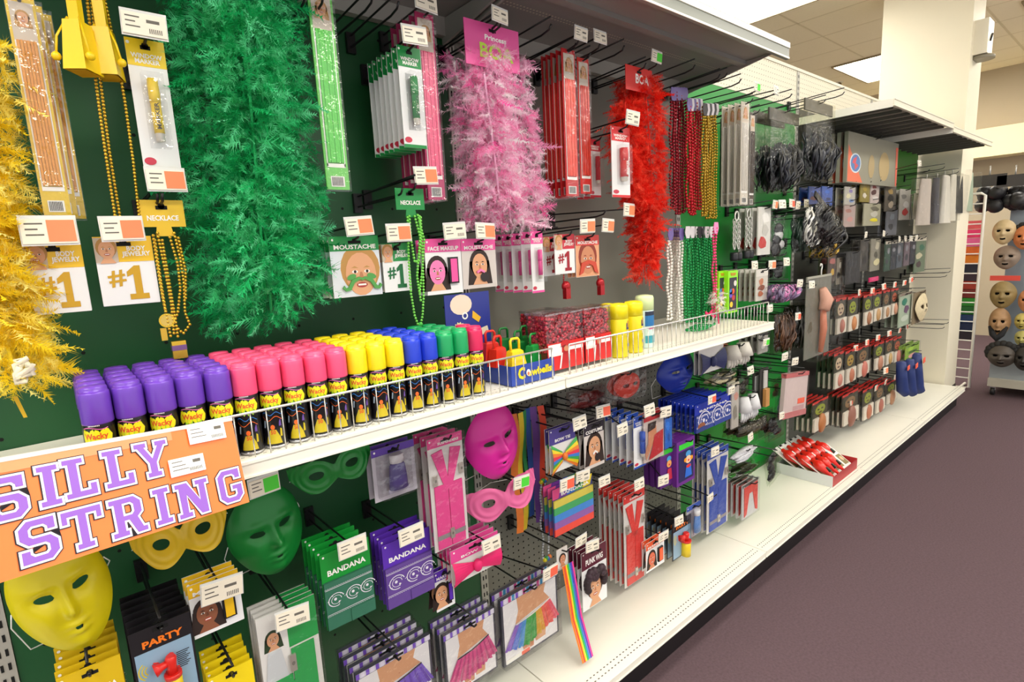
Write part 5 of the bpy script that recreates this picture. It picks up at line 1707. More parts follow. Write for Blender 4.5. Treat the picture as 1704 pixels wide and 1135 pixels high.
hang('suspenders_pack', 'red suspenders pack at the front of a fanned stack', 'suspenders', (1037, 823, 1072, 815, 980), -.17, suspenders('#d8352f'), 6, .024, 'red suspenders pack', (1064, 806, .95))
hook(W(1010, 800, -.17-.07).x, W(1010, 800, -.17-.07).z, -.17-.07, 'behind the red suspenders', (1006, 801, .85))
hang('wig_pack', 'curly dark wig card with a smiling face below the rainbow bandana', 'wig', (967, 917, 1008, 905, 1020), -.19, lambda t, w, h: (card(t, w, h), header(t, w, h*.3, mat('#5a1f30', .4)), text('PUNK WIG', WHITE, t, 0, -.0014, -h*.2, w*.7, h*.1, .03),
     one('printed_face', lambda b: face(b, 0, -h*.7, h*.19, -.001, SKIN, mat('#2c1c22', .6)), t), one('curls', lambda b: [b.ball((w*(.36*math.cos(a)), -.006, -h*.56+h*.17*math.sin(a)+rnd.uniform(-.004, .004)), w*.11, mat('#2c1c22', .6, var=.4, scale=120, bump=.6), 7, 5) for a in [PI*i/13 for i in range(-2, 16)]]+[b.ball((w*rnd.uniform(-.3, .3), -.008, -h*.44+h*rnd.uniform(-.06, .08)), w*.11, mat('#3a2630', .6, var=.4, scale=120, bump=.6), 7, 5) for i in range(12)], t)), 4, .02, 'curly wig card', (986, 909, .9))
hook(W(960, 895, -.18-.07).x, W(960, 895, -.18-.07).z, -.18-.07, 'behind the curly wig card', (967, 900, .9))
# rainbow braces strap
p = W(935, 912, -.27)
t = T('rainbow_strap', 'rainbow striped strap hanging from a small card and curving out over the deck', 'suspenders', p)
card(t, .05, .075, mat('#d8d2cc', .4)); one('printed_photo', lambda b: face(b, 0, -.04, .016, -.001, SKIN2, HAIRD), t)
cs = ['#f0d81c', '#f0781c', '#e03a2a', '#f0a01c', '#3ab83a', '#2a6ad0', '#7a3ac0', '#e83a8c']
pl = [(W(942, 940, -.28)), (W(950, 985, -.29)), (W(957, 1030, -.31)), (W(968, 1070, -.335)), (W(976, 1100, -.365))]
for i, c_ in enumerate(('#f07a1c', '#e8481f', '#f0d01c', '#3ab83a', '#2a8ac8', '#5a3ab0', '#e83a8c')):
    def st(b, i=i, c_=c_):
        vs = []; fs = []
        for k, q in enumerate(pl):
            for s in (0, 1): vs.append((q.x-p.x-.019+.0075*(i+s), q.y-p.y-.001*(i % 2), q.z-p.z))
        for k in range(len(pl)-1): fs.append((2*k, 2*k+1, 2*k+3, 2*k+2))
        b.add(vs, fs, mat(c_, .6), True)
    one('stripe', st, t)
hook(p.x, p.z-.014, -.28, 'holding the rainbow strap')
hang('makeup_pack', 'orange makeup card beside the red suspenders', 'makeup card', (1075, 904, 1105, 890, 955), -.2, face_pack('#f05a28', 'MAKEUP', 'makeup', '#d86a4a', SKIN2), 2, .02, 'orange makeup card', (1104, 893, .9))
hang('horn_pack', 'party horn pack with blue front beside the blue tube', 'party horn', (1119, 868, 1150, 858, 935), -.2, horn, 6, .026, 'small party horn pack', (1130, 867, .85))
hang('paint_tube_pack', 'blue makeup tube with white cap leaning before the blue suspenders', 'makeup', (1143, 842, 1166, 835, 900), -.2, tube_pack('#5a86c8', '#2a4fa8', '#eeeef0'), 1, base='blue makeup tube')
hang('clown_horn_pack', 'purple clown horn pack with green label, front one', 'clown horn', (1126, 735, 1156, 727, 812), -.19, lambda t, w, h: (card(t, w, h, mat('#6a2a8a', .4), .02), one('green_label', lambda b: b.rect(-w*.38, w*.4, -h*.2, -h*.08, -.001, mat('#3ad03a', .4)), t), one('window', lambda b: b.rect(-w*.4, w*.42, -h*.92, -h*.24, -.001, mat('#2a2a5a', .3)), t),
     one('clown', lambda b: (b.disc(w*.12, -h*.34, w*.15, h*.07, -.002, mat('#4a9ad8', .4), 10), b.disc(w*.12, -h*.47, w*.17, h*.09, -.0024, mat('#f0c8a0', .5), 12), b.disc(-w*.06, -h*.46, w*.07, h*.05, -.0028, mat('#f09a1c', .5), 8), b.disc(w*.3, -h*.46, w*.07, h*.05, -.0028, mat('#f09a1c', .5), 8), b.disc(w*.12, -h*.49, w*.045, h*.025, -.003, mat('#e02020', .4), 8), b.poly([(0, -h*.58), (w*.25, -h*.58), (w*.32, -h*.86), (-w*.08, -h*.86)], -.0024, mat('#2a6ad0', .5)), b.disc(w*.12, -h*.62, w*.14, h*.04, -.003, mat('#d8302a', .5), 8)), t)), 3, .03, 'purple clown horn pack')
hang('clown_horn_pack', 'purple clown horn pack half behind the front clown horn', 'clown horn', (1098, 745, 1122, 738, 815), -.17, lambda t, w, h: (card(t, w, h, mat('#5a2478', .4), .02), one('green_label', lambda b: b.rect(-w*.4, w*.42, -h*.2, -h*.08, -.001, mat('#34c034', .4)), t), one('clown', lambda b: (b.disc(w*.1, -h*.34, w*.16, h*.07, -.002, mat('#4a9ad8', .4), 10), b.disc(w*.1, -h*.46, w*.17, h*.09, -.0024, mat('#f0a860', .5), 10), b.disc(w*.1, -h*.48, w*.05, h*.025, -.003, mat('#e02020', .4), 8), b.poly([(0, -h*.58), (w*.25, -h*.58), (w*.32, -h*.86), (-w*.08, -h*.86)], -.0024, mat('#c83048', .5))), t)), 3, .03, 'second purple clown horn pack', (1104, 800, .95))
hang('bandana_pack', 'blue bandana pack with a man wearing one, front of a thick stack', 'bandana', (1156, 673, 1216, 655, 722), -.19, bandana('#1f35a8', '#2a3f8c', True), 9, .022, 'blue bandana pack', (1185, 665, .85), 'r')
hang('suspenders_pack', 'blue suspenders pack hanging above the deck seam', 'suspenders', (1177, 752, 1212, 742, 890), -.19, suspenders('#2a4aa8'), 4, .024, 'blue suspenders pack', (1190, 752, .95))
hook(W(1185, 828, -.2-.07).x, W(1185, 828, -.2-.07).z, -.2-.07, 'in front of the blue suspenders', (1182, 829, .8))
hang('tie_pack', 'small red tie pack above the white deck', 'tie', (1236, 806, 1262, 797, 866), -.22, lambda t, w, h: (plain_pack('#c4c4c6', '#4a4846', (), .07)(t, w, h), one('red_cloth', lambda b: b.poly([(-w*.4, -h*.95), (-w*.42, -h*.08), (w*.42, -h*.08), (w*.44, -h*.95), (w*.3, -h*.9), (w*.12, -h*.32), (-w*.1, -h*.32), (-w*.26, -h*.9)], -.003, mat('#d0342c', .5), .002), t)), 4, .026, 'small red tie pack')
hang('bow_tie_pack', 'navy bow tie pack under the shelf end', 'bow tie', (1163, 572, 1204, 558, 625), -.2, bowtie('#2a3160', '#20264c', None, False), 2, .02, 'navy bow tie pack')

# ---------------------------------------------------------------- bright green bay: black and white costume pieces
YC = -.22
hang('hair_extension_pack', 'pale grey hair strip sleeve on the bright green board', 'hair pack', (1234, 170, 1247, 170, 340), YC, hair_pack('#d8cfc0', '#c9c2b8'), 4, .03, 'pale grey hair strip sleeve')
hang('hair_extension_pack', 'black hair strip sleeve on the bright green board', 'hair pack', (1210, 197, 1220, 196, 342), -.12, hair_pack('#1a1a1e', '#121214'), 2, .03, 'black hair strip sleeve')
hang('hair_extension_pack', 'dark brown hair strip sleeve beside the pale grey sleeves', 'hair pack', (1248, 188, 1257, 187, 342), -.2, hair_pack('#4a3c30', '#3a2c20'), 2, .03, 'dark brown hair strip sleeve')
hang('wig_bag', 'black shiny wig in a clear bag on the bright green board', 'wig', (1278, 186, 1330, 184, 318), -.2, wig('#0b0c12', '#f4f4ee', '#3a3630', 3, '#20242e', .42), 2, .07, 'black wig bag')
hang('wig_bag', 'black wig in a tall clear bag beside the far canopy shelf', 'wig', (1338, 168, 1386, 172, 300), -.24, wig('#12141c', '#f2f0e4', '#4a463c', 8, '#2a2e38', .38), 1)
for i, (tx, ty, c_) in enumerate([(1290, 341, 'o'), (1302, 340, 'w'), (1318, 339, 'r'), (1328, 342, 'w'), (1342, 339, 'w')]):
    p = W(tx-2, ty+2, -.2); hook(p.x, p.z-.03, -.2, 'the '+ORD[i]+' of five tagged ones above the black costume pieces', (tx, ty, .95), c_)


def shackles(label, px, pyt, pyb, y):
    p = W(px, pyt, y); d = p.z-W(px, pyb, y).z
    t = T('toy_shackles', label, 'shackles', p)
    m = mat('#d8d6d0', .3, .3)
    b = MB()
    n = 10
    for s in (-1, 1):
        for i in range(n):
            c_ = (s*.018, 0, -d*(.2+.55*i/n)); ax = i % 2
            b.tube([(c_[0]+(.008*math.cos(a) if ax else 0), (0 if ax else .008*math.cos(a)), c_[2]+.014*math.sin(a)) for a in [2*PI*k/8 for k in range(8)]], .0028, m, 5, closed=True)
    tag(b.build('chain', t), kind='stuff')
    one('top_ring', lambda b: b.tube([(.016*math.cos(a), 0, -.02+.02*math.sin(a)) for a in [2*PI*k/12 for k in range(12)]], .004, m, 6, closed=True), t)
    for s in (-1, 1): one('cuff', lambda b: b.lathe([(.016, -.03), (.018, -.02), (.018, 0), (.016, .008)], mat('#202126', .4), 12, (s*.02, 0, -d*.85)), t)


shackles('silver plastic shackles with dark cuffs beside the green beads', 1226, 352, 435, -.2)
shackles('silver plastic shackles half covered by the white glove cards', 1246, 348, 432, -.17)
hang('costume_pack', 'white glove card hanging beside the silver shackles', 'costume pack', (1262, 345, 1283, 344, 425), -.2, plain_pack('#dedcd4', None, ('#f2f0ea', '#c8c6be', '#c8302a'), .02, seed=6), 4, .03, 'white glove card')
hang('costume_pack', 'black tie and white collar set beside the white glove cards', 'costume pack', (1284, 360, 1310, 356, 428), -.2, lump_bag('#101014', '#eeeeee', None, .3, 11, 5, second='#d8d8d6'), 2, .06, 'black and white collar set')
hang('wig_bag', 'dark green wig in a clear bag below the price tags', 'wig', (1316, 362, 1346, 357, 422), -.22, wig('#0f2a1f', '#e8f0ea', None, 12, None, .08), 1)
hang('wig_bag', 'white and black streaked wig hanging slanted beside the green wig', 'wig', (1338, 352, 1372, 348, 414), -.26, wig('#ecebe8', '#f4f4f0', None, 13, '#15151a', .08), 1, rot=(0, .35, 0))
t = hang('wig_bag', 'large black wig in a shiny bag hanging slanted before the blue packs', 'wig', (1352, 356, 1402, 336, 415), -.28, wig('#0a0a0e', '#f0eee6', '#202024', 14, '#1c1e26', .12, 1.0, 130), 1, rot=(0, .45, 0))
hang('wig_bag', 'brown and yellow wig tucked under the white streaked wig', 'wig', (1345, 402, 1385, 398, 432), -.2, wig('#2a2018', '#e8e4da', None, 15, '#c8a01c', .06), 1)
hang('face_pack', 'thin scar makeup card with orange face, front of six', 'makeup card', (1258, 450, 1278, 446, 502), -.22, face_pack('#e0dcd4', '', 'beard', '#8a4a30', SKIN2, HAIRD) if False else plain_pack('#d8d2c6', '#e8e4da', ('#c87a50', '#8a4a30', '#b86a44'), .22, seed=7), 7, .026, 'thin scar makeup card', (1256, 442, .9))
for tx, ty, c_, k_ in ((1285, 441, 'o', 'to the black gloves'), (1309, 436, 'w', 'to the dark capes')):
    p = W(tx, ty, -.2); hook(p.x, p.z-.02, -.2, 'next '+k_+' above the shelf end', (tx, ty, .95), c_)
hang('costume_pack', 'black cape bag hanging behind the tagged hooks', 'costume pack', (1286, 425, 1310, 420, 468), -.12, lump_bag('#131316', '#e6e6e6', None, .4, 16, 4), 2, .05, 'black cape bag')
hang('glove_bag', 'purple and grey striped glove bag by the fence end', 'gloves', (1278, 478, 1322, 470, 508), -.24, wig('#7a6a8a', '#f0ecf2', None, 17, '#e08ac0', .06), 2, .05, 'striped glove bag')
hook(L+.03, W(1283, 518, -.28).z, -.28, 'beside the fence end', (1281, 514, .8))
# grey hanger with a pink foot
p = W(1364, 458, -.24)
t = T('hanger_card', 'grey backing card on a white plastic hanger with a pink severed foot', 'costume prop', p)
hh_ = p.z-W(1364, 590, -.24).z; ww = W(1386, 458, -.24).x-W(1345, 458, -.24).x
one('backing', lambda b: b.bx(-ww/2, ww/2, 0, .004, -hh_, 0, mat('#7d7c70', .5, var=.1, scale=20)), t)
one('hanger', lambda b: (b.tube([(.01, -.004, .0), (.01, -.004, .03), (.018, -.004, .045), (.012, -.004, .06), (-.002, -.004, .062), (-.008, -.004, .05)], .004, WHITE, 6), b.bx(-ww*.48, ww*.48, -.003, 0, -.012, 0, mat('#a8a698', .4))), t)
one('foot', lambda b: (b.tube([(.0, -.02, -hh_*.16), (.03, -.03, -hh_*.3), (.0, -.03, -hh_*.42)], .02, mat('#e0a890', .5), 10, [.018, .035, .028]), b.tube([(.015, -.02, -hh_*.42), (.03, -.02, -hh_*.66), (.0, -.02, -hh_*.95)], .014, mat('#c8785a', .5), 8, [.016, .02, .013])), t)
one('bag', lambda b: b.bx(-ww*.52, ww*.52, -.07, -.001, -hh_*1.0, -.014, FILM), t)
for tx, ty in ((1331, 472), (1351, 474)):
    p = W(tx, ty, -.26); hook(p.x, p.z-.02, -.26, 'on the '+('near' if tx < 1340 else 'far')+' side of the grey hanger card', (tx, ty, .9))
# brown hair wigs under the shelf end
hang('wig_bag', 'long brown wig hanging past the shelf end', 'wig', (1285, 524, 1318, 516, 592), -.2, wig('#4a3020', '#e8e0d4', None, 18, '#6a4830', .06), 1)
hang('wig_bag', 'black wig beside the long brown wig', 'wig', (1322, 510, 1350, 503, 585), -.2, wig('#15140f', '#e6e4dc', None, 19, '#2a2822', .06), 2, .06, 'black wig beside the brown wig')
hook(W(1328, 526, -.24).x, W(1328, 526, -.24).z, -.24, 'holding the long brown wig', (1328, 527, .9), 'r')
hang('costume_pack', 'copper hair strip sleeve under the shelf end', 'hair pack', (1200, 570, 1211, 566, 598), -.14, plain_pack('#a85a30', None, ('#c87040',), .05), 1)
hang('costume_pack', 'thin grey striped sleeve pack under the shelf end', 'costume pack', (1262, 556, 1278, 552, 590), -.18, plain_pack('#9a9890', '#2c2a28', ('#4a4844', '#c8c6c0'), .1, seed=21), 4, .03, 'grey striped sleeve pack', (1275, 570, .8), 'g')
# white bone gloves
def gloves(col, fing=5):
    def fn(t, w, h):
        m = mat(col, .6, var=.08, scale=60)
        for s in (-1, 1):
            b = MB()
            cx = s*w*.24
            b.tube([(cx, 0, 0), (cx, -.004, -h*.3), (cx, -.006, -h*.55)], .01, m, 8, [w*.13, w*.17, w*.2])
            for k in range(4):
                a = (-1.5+k)*.16
                b.tube([(cx+w*.11*(-1.5+k)*.8, -.006, -h*.52), (cx+w*.11*(-1.5+k)*.95+a*.01, -.008, -h*(.80-.03*abs(k-1.5))), (cx+w*.12*(-1.5+k), -.004, -h*(.97-.05*abs(k-1.5)))], .01, m, 6, [w*.05, w*.045, w*.03])
            b.tube([(cx-s*w*.17, -.005, -h*.42), (cx-s*w*.27, -.008, -h*.6)], .01, m, 6, [w*.05, w*.035])
            b.build('glove', t)
        one('clip_card', lambda b: b.bx(-w*.3, w*.3, -.004, 0, -.03, 0, BLACK), t)
    return fn


hang('glove_pair', 'white glove pair printed with bones under the shelf end', 'gloves', (1206, 578, 1246, 568, 618), -.2, gloves('#cfcac0'), 1)
hang('glove_pair', 'white mesh glove pair hanging low on the green board', 'gloves', (1230, 662, 1260, 655, 708), -.2, gloves('#d6d6d8'), 1)
hang('costume_pack', 'black and white spotted mask bag beside the blue bandanas', 'costume pack', (1182, 622, 1226, 612, 650), -.12, lump_bag('#24221f', '#eeeadd', None, .4, 22, 6, second='#d8d0bc'), 2, .04, 'spotted mask bag')
hang('costume_pack', 'black crumpled bag above the white mesh gloves', 'costume pack', (1228, 628, 1246, 624, 662), -.16, lump_bag('#1c1b19', '#e0dccc', None, .4, 23, 4), 1)
hook(W(1250, 617, -.22).x, W(1250, 617, -.22).z, -.22, 'holding the white mesh gloves', (1249, 617, .9))
hang('costume_pack', 'long clear sleeve pack hanging beside the blue bandanas', 'costume pack', (1218, 640, 1230, 634, 715), -.2, plain_pack('#b8b2a8', '#c8c0a8', ('#c89080', '#8a8478'), .06, seed=24), 2, .02, 'long clear sleeve pack', (1217, 650, .8))
def knife(t, w, h):
    card(t, w, h, mat('#2a2724', .5), .006)
    one('blade', lambda b: b.poly([(-w*.2, -h*.05), (w*.2, -h*.05), (w*.22, -h*.5), (-w*.2, -h*.5)], -.008, mat('#e2e0da', .25, .4), .005), t)
    one('handle', lambda b: b.bx(-w*.22, w*.22, -.02, -.004, -h*.97, -h*.52, mat('#b8854a', .5, var=.15, scale=30)), t)


hang('toy_knife', 'toy knife with tan handle on a dark card', 'toy weapon', (1265, 615, 1279, 610, 680), -.2, knife, 1)
hang('toy_knife', 'toy cleaver with dark handle beside the tan knife', 'toy weapon', (1254, 622, 1264, 618, 682), -.17, lambda t, w, h: (card(t, w, h, mat('#3a3834', .5), .006), one('blade', lambda b: b.poly([(-w*.4, -h*.08), (w*.35, -h*.08), (w*.4, -h*.5), (-w*.4, -h*.5)], -.008, mat('#d8d8d6', .25, .4), .005), t), one('handle', lambda b: b.bx(-w*.25, w*.25, -.02, -.004, -h*.98, -h*.5, mat('#202024', .5)), t)), 1)
hang('costume_pack', 'black hat bag with gold trim low on the green board', 'hat', (1224, 708, 1276, 690, 734), -.2, lump_bag('#1a1712', '#e0d8c0', None, .35, 25, 6, second='#3a3020'), 2, .05, 'black hat bag', (1249, 728, .85))
hang('hat', 'white soft hat folded in a bag above the black folded bags', 'hat', (1210, 752, 1262, 742, 783), -.18, lump_bag('#dfdfe8', '#f4f4f6', None, .5, 33, 7, (.98, .1)), 1)
hang('costume_pack', 'grey and black folded bag below the white hat', 'costume pack', (1215, 782, 1260, 774, 800), -.18, lump_bag('#4a4a40', '#d8d8c4', None, .35, 26, 5, second='#17171a'), 2, .04, 'grey folded bag')
hang('costume_pack', 'black clear backed bag beside the red display tray', 'costume pack', (1272, 760, 1292, 752, 812), -.26, lump_bag('#24262a', '#e8ece4', None, .25, 27, 4, (.95, .1)), 1, rot=(0, -.3, 0))
hang('costume_pack', 'black pistol in a clear bag above the red display tray', 'toy weapon', (1276, 690, 1304, 682, 738), -.18, lump_bag('#15171c', '#d8dcd8', None, .25, 28, 4, (.95, .2)), 2, .05, 'black toy bag', (1301, 692, .85))
hang('costume_pack', 'large pale pink bag with red edge hanging tilted', 'costume pack', (1308, 628, 1346, 612, 702), -.22, lambda t, w, h: (one('bag', lambda b: b.bx(-w/2, w/2, 0, .02, -h, 0, mat('#d8c4c0', .35, var=.06, scale=9)), t), one('top_seam', lambda b: b.bx(-w*.51, w*.51, -.003, .022, -.022, 0, mat('#c86a6a', .4)), t), one('lower_seam', lambda b: b.bx(-w*.51, w*.51, -.003, .022, -h, -h+.03, mat('#c87878', .4)), t), one('price_sticker', lambda b: b.bx(w*.1, w*.4, -.002, -.0001, -h*.72, -h*.6, RED_STICKER), t), one('print', lambda b: b.rect(-w*.1, w*.4, -h*.86, -h*.76, -.001, mat('#c8a0a0', .5)), t), one('sleeve', lambda b: b.bx(-w*.51, w*.51, -.006, .024, -h*1.0, .0, FILM), t)), 1, rot=(0, .12, 0))
hang('costume_pack', 'grey translucent bag hanging beside the pale pink bag', 'costume pack', (1292, 648, 1310, 640, 705), -.18, lump_bag('#8a939a', '#e0e6ea', None, .3, 29, 3), 1)
hang('costume_pack', 'beige mask bag above the grey translucent bag', 'costume pack', (1284, 632, 1300, 626, 664), -.14, lump_bag('#8a7560', '#e6e2d8', None, .4, 30, 3), 1)
for tx, ty in ((1306, 594), (1323, 602)):
    p = W(tx, ty, -.24); hook(p.x, p.z-.02, -.24, 'on the '+('near' if tx < 1310 else 'far')+' side above the pale pink bag', (tx, ty, .95))

# red tray of tubes on the deck
P0 = W(1281, 788, -.15); P0 = WZ(1293, 786, DZ); P1 = WZ(1385, 812, DZ); P2 = WZ(1424, 779, DZ)
tx0, tx1 = P1.x, P2.x; ty0 = P1.y; ty1 = P0.y
t = T('display_tray', 'white and red cardboard tray of red tubes standing on the deck', 'display box', (tx0, ty0, DZ+.001))
tw = tx1-tx0; td = ty1-ty0; th_ = .062
one('side_panel', lambda b: b.bx(0, .003, 0, td, 0, th_, mat('#d8d8d6', .45)), t)
one('side_panel', lambda b: b.bx(tw-.003, tw, 0, td, 0, th_, mat('#b8262a', .45)), t)
one('front_panel', lambda b: b.bx(.003, tw-.003, 0, .003, 0, th_*.9, mat('#a8262c', .45)), t)
one('rear_panel', lambda b: b.bx(.003, tw-.003, td-.003, td, 0, th_, mat('#c8c8c6', .45)), t)
one('tray_bottom', lambda b: b.bx(.003, tw-.003, .003, td-.003, 0, .003, mat('#c8c8c6', .45)), t)
for r_ in range(3):
    for c_ in range(5):
        y = ty0+td*(.26+.27*r_); x = tx0+tw*(.12+.19*c_)
        q = T('red_tube_card', f'red bottle on a card, {ORD[c_]} across in the {ORD[r_]} row of the tray', 'toy bottle', (x, y, DZ+.082+.008*r_), 'red bottles in the display tray', (-1.02, 0, rnd.uniform(-.08, .08)))
        one('card', lambda b: b.bx(-tw*.088, tw*.088, (.018), .020, -.078, .095, mat('#f2f0ea', .4)), q)
        one('printed_front', lambda b: (b.rect(-tw*.075, tw*.0, .084, .095, .0172, BLACK), b.poly([(-tw*.06, -.06), (tw*.07, -.06), (tw*.07, .01), (-tw*.06, .01)], .0174, mat('#8a7a4a', .5)), b.disc(tw*.01, -.02, tw*.04, .016, .0168, mat('#d8b890', .5), 10)), q)
        if not (r_ == 0 and c_ >= 3):
            tb = one('bottle', lambda b: b.lathe([(.006, -.085), (.010, -.06), (.018, -.03), (.026, .0), (.027, .02), (.020, .036), (.012, .044), (.011, .06), (.004, .064)], mat('#dc2418', .25), 12, (-tw*.012, -.006, 0)), q)
            one('bottle_label', lambda b: b.bx(-tw*.012-.007, -tw*.012+.007, -.030, -.016, -.05, -.02, mat('#22281e', .4)), tb)

# ---------------------------------------------------------------- dark bay and last bay
hang('poster_bag', 'large grey bag card with orange edge and round blue logo', 'costume pack', (1412, 222, 1496, 236, 303), -.2, lambda t, w, h: (one('bag', lambda b: b.bx(-w/2, w/2, 0, .02, -h, 0, mat('#8d8b7c', .35, var=.1, scale=6)), t), one('orange_corner', lambda b: b.poly([(-w*.49, -h*.25), (-w*.22, -h*.98), (-w*.49, -h*.98)], -.001, mat('#e8704e', .4)), t), one('orange_edge', lambda b: b.poly([(w*.44, -h*.1), (w*.49, -h*.1), (w*.49, -h*.98), (w*.46, -h*.98)], -.001, mat('#e8604a', .4)), t),
     one('round_logo', lambda b: (b.disc(-w*.36, -h*.6, w*.10, h*.2, -.0015, mat('#d8e4ec', .4), 18), b.disc(-w*.36, -h*.6, w*.085, h*.17, -.002, mat('#4a7ab8', .4), 18), b.poly([(-w*.40, -h*.52), (-w*.34, -h*.46), (-w*.36, -h*.6), (-w*.31, -h*.64), (-w*.37, -h*.74), (-w*.38, -h*.62), (-w*.42, -h*.6)], -.0025, mat('#d84a5a', .4))), t), one('printed_figures', lambda b: (b.disc(-w*.06, -h*.62, w*.06, h*.25, -.001, mat('#b09a6e', .5), 12), b.disc(w*.2, -h*.58, w*.11, h*.32, -.001, mat('#b8a070', .5), 14)), t)), 3, .04, 'large grey bag card')
for i, (x0, y0, x1, y1, yb, base, head, bl, nm) in enumerate([
    (1346, 312, 1366, 310, 340, '#1f3f90', None, ('#2a5ac0', '#6a3a3a'), 'navy blue costume pack behind the slanted black wig'),
    (1368, 312, 1386, 309, 342, '#2450a8', None, ('#2a66c8', '#1a2a60'), 'royal blue costume pack beside the pale mask bag'),
    (1406, 312, 1424, 310, 342, '#b8b4aa', None, ('#8a7ab0', '#e0d8b0', '#6a8ac0'), 'pale mask bag above the pink mask bag'),
    (1405, 342, 1424, 340, 378, '#b09a94', None, ('#a8746a', '#c8908a'), 'pink mask bag beside the yellow strip pack'),
    (1432, 306, 1448, 304, 336, '#8a7a2a', None, ('#a89028', '#d8d0c0'), 'olive mask bag beside the red faced bag'),
    (1449, 304, 1464, 302, 338, '#c8b8b0', None, ('#8a2a2a', '#4a1a1a', '#e0d8d0'), 'red faced mask bag under the grey bag card'),
    (1438, 340, 1466, 338, 376, '#a8a48a', None, ('#6a6452', '#c8c4b4', '#e8d81c'), 'grey mask pack with yellow strip'),
    (1474, 310, 1492, 307, 352, '#6a6258', None, ('#b89a5a', '#2a2624', '#d8c8b0'), 'brown mask pack beside the pirate pieces'),
    (1476, 350, 1494, 348, 392, '#7d8088', None, ('#9aa4b0', '#4a4a50'), 'grey silver mask pack below the brown one'),
    (1498, 316, 1516, 314, 366, '#c2bcb2', None, ('#8a8680', '#e6e2dc', '#c83a3a'), 'white costume card beside the hanging robes'),
    (1522, 322, 1530, 321, 365, '#d8d0b4', None, ('#e8e4d0',), 'narrow cream card beside the hanging robes'),
    (1432, 400, 1446, 398, 452, '#3a3630', None, ('#57504a', '#1f1c1a'), 'dark card beside the toy knives'),
    (1450, 398, 1466, 396, 452, '#8f8a7a', None, ('#c8c0a8', '#5a5648', '#d8cfa0'), 'tan toy dagger card in the second row'),
    (1378, 424, 1392, 421, 470, '#4a3a34', None, ('#a8605a', '#c8a040'), 'brown and yellow toy card beside the black cape'),
    (1393, 430, 1402, 428, 474, '#8a8070', None, ('#d8d0c0', '#2a2622'), 'pale chain card beside the black cape')]):
    hang('costume_pack', nm, 'costume pack', (x0, y0, x1, y1, yb), -.17, plain_pack(base, head, bl, .04, seed=40+i), 2, .045, nm.split(',')[0]+(' two' if False else ''))
hang('costume_pack', 'flat black cape bag hanging under the shiny wig bag', 'costume pack', (1408, 422, 1432, 416, 474), -.2, plain_pack('#14151a', None, ('#1c1e26',), .04, seed=60), 2, .05, 'flat black cape bag')
for i, (x, c_) in enumerate([(1474, '#2a4a3a'), (1484, '#232a35'), (1494, '#4a5560'), (1506, '#6a5a62'), (1516, '#1c2130')]):
    hang('toy_weapon_card', f'long dark toy weapon card, {ORD[i]} of five in the second row', 'toy weapon', (x, 402-i, x+9, 401-i, 452-3*i), -.2, plain_pack(c_, '#d8d0bc', ('#8a8a90', '#3a3a40'), .1, seed=70+i), 1, hk=(i in (0, 4)))
hang('toy_weapon_card', 'green framed toy weapon card at the second row end', 'toy weapon', (1524, 396, 1542, 394, 455), -.2, plain_pack('#6a7a62', '#e0d8c0', ('#2f6a52', '#c8c0a0', '#4a3a3a'), .1, seed=77), 2, .04, 'green framed toy weapon card')
for i, (tx, ty) in enumerate([(1441, 391), (1471, 389), (1497, 398), (1507, 397), (1516, 397), (1525, 396)]):
    p = W(tx, ty, -.24); hook(p.x, p.z-.02, -.24, 'plain tagged '+ORD[i]+' over the toy weapon row', (tx, ty, .9))
hang('pink_pack', 'flat hot pink pack lying below the toy daggers', 'costume pack', (1447, 462, 1462, 460, 470), -.22, plain_pack('#d8246a', None, ('#e8488a',), .05, seed=80), 1, hk=False)


# make-up kits in three rows
def kit(pic, blob, head='#c8281e'):
    def fn(t, w, h):
        card(t, w, h, mat('#2c2a24', .4), .006)
        header(t, w, h*.08, mat(head, .4))
        b = MB()
        b.rect(-w*.46, w*.46, -h*.52, -h*.09, -.001, mat('#3a3828', .5))
        b.disc(0, -h*.32, w*.32, h*.17, -.0015, mat(pic, .5), 12)
        b.disc(-w*.12, -h*.3, w*.07, h*.03, -.002, BLACK, 8); b.disc(w*.12, -h*.3, w*.07, h*.03, -.002, BLACK, 8); b.disc(0, -h*.41, w*.12, h*.025, -.002, mat('#4a1410', .5), 8)
        b.build('printed_face', t)
        k = one('tray', lambda b: b.bx(-w*.46, w*.46, -.012, -.001, -h*.97, -h*.55, mat('#dcd3c2', .4)), t)
        one('appliance', lambda b: b.ball((0, -.012, -h*.77), w*.22, mat(blob, .5), 9, 6, (1, .35, 1.2)), k)
        one('bag', lambda b: b.bx(-w*.51, w*.51, -.016, .008, -h*1.0, .0, FILM), t)
    return fn


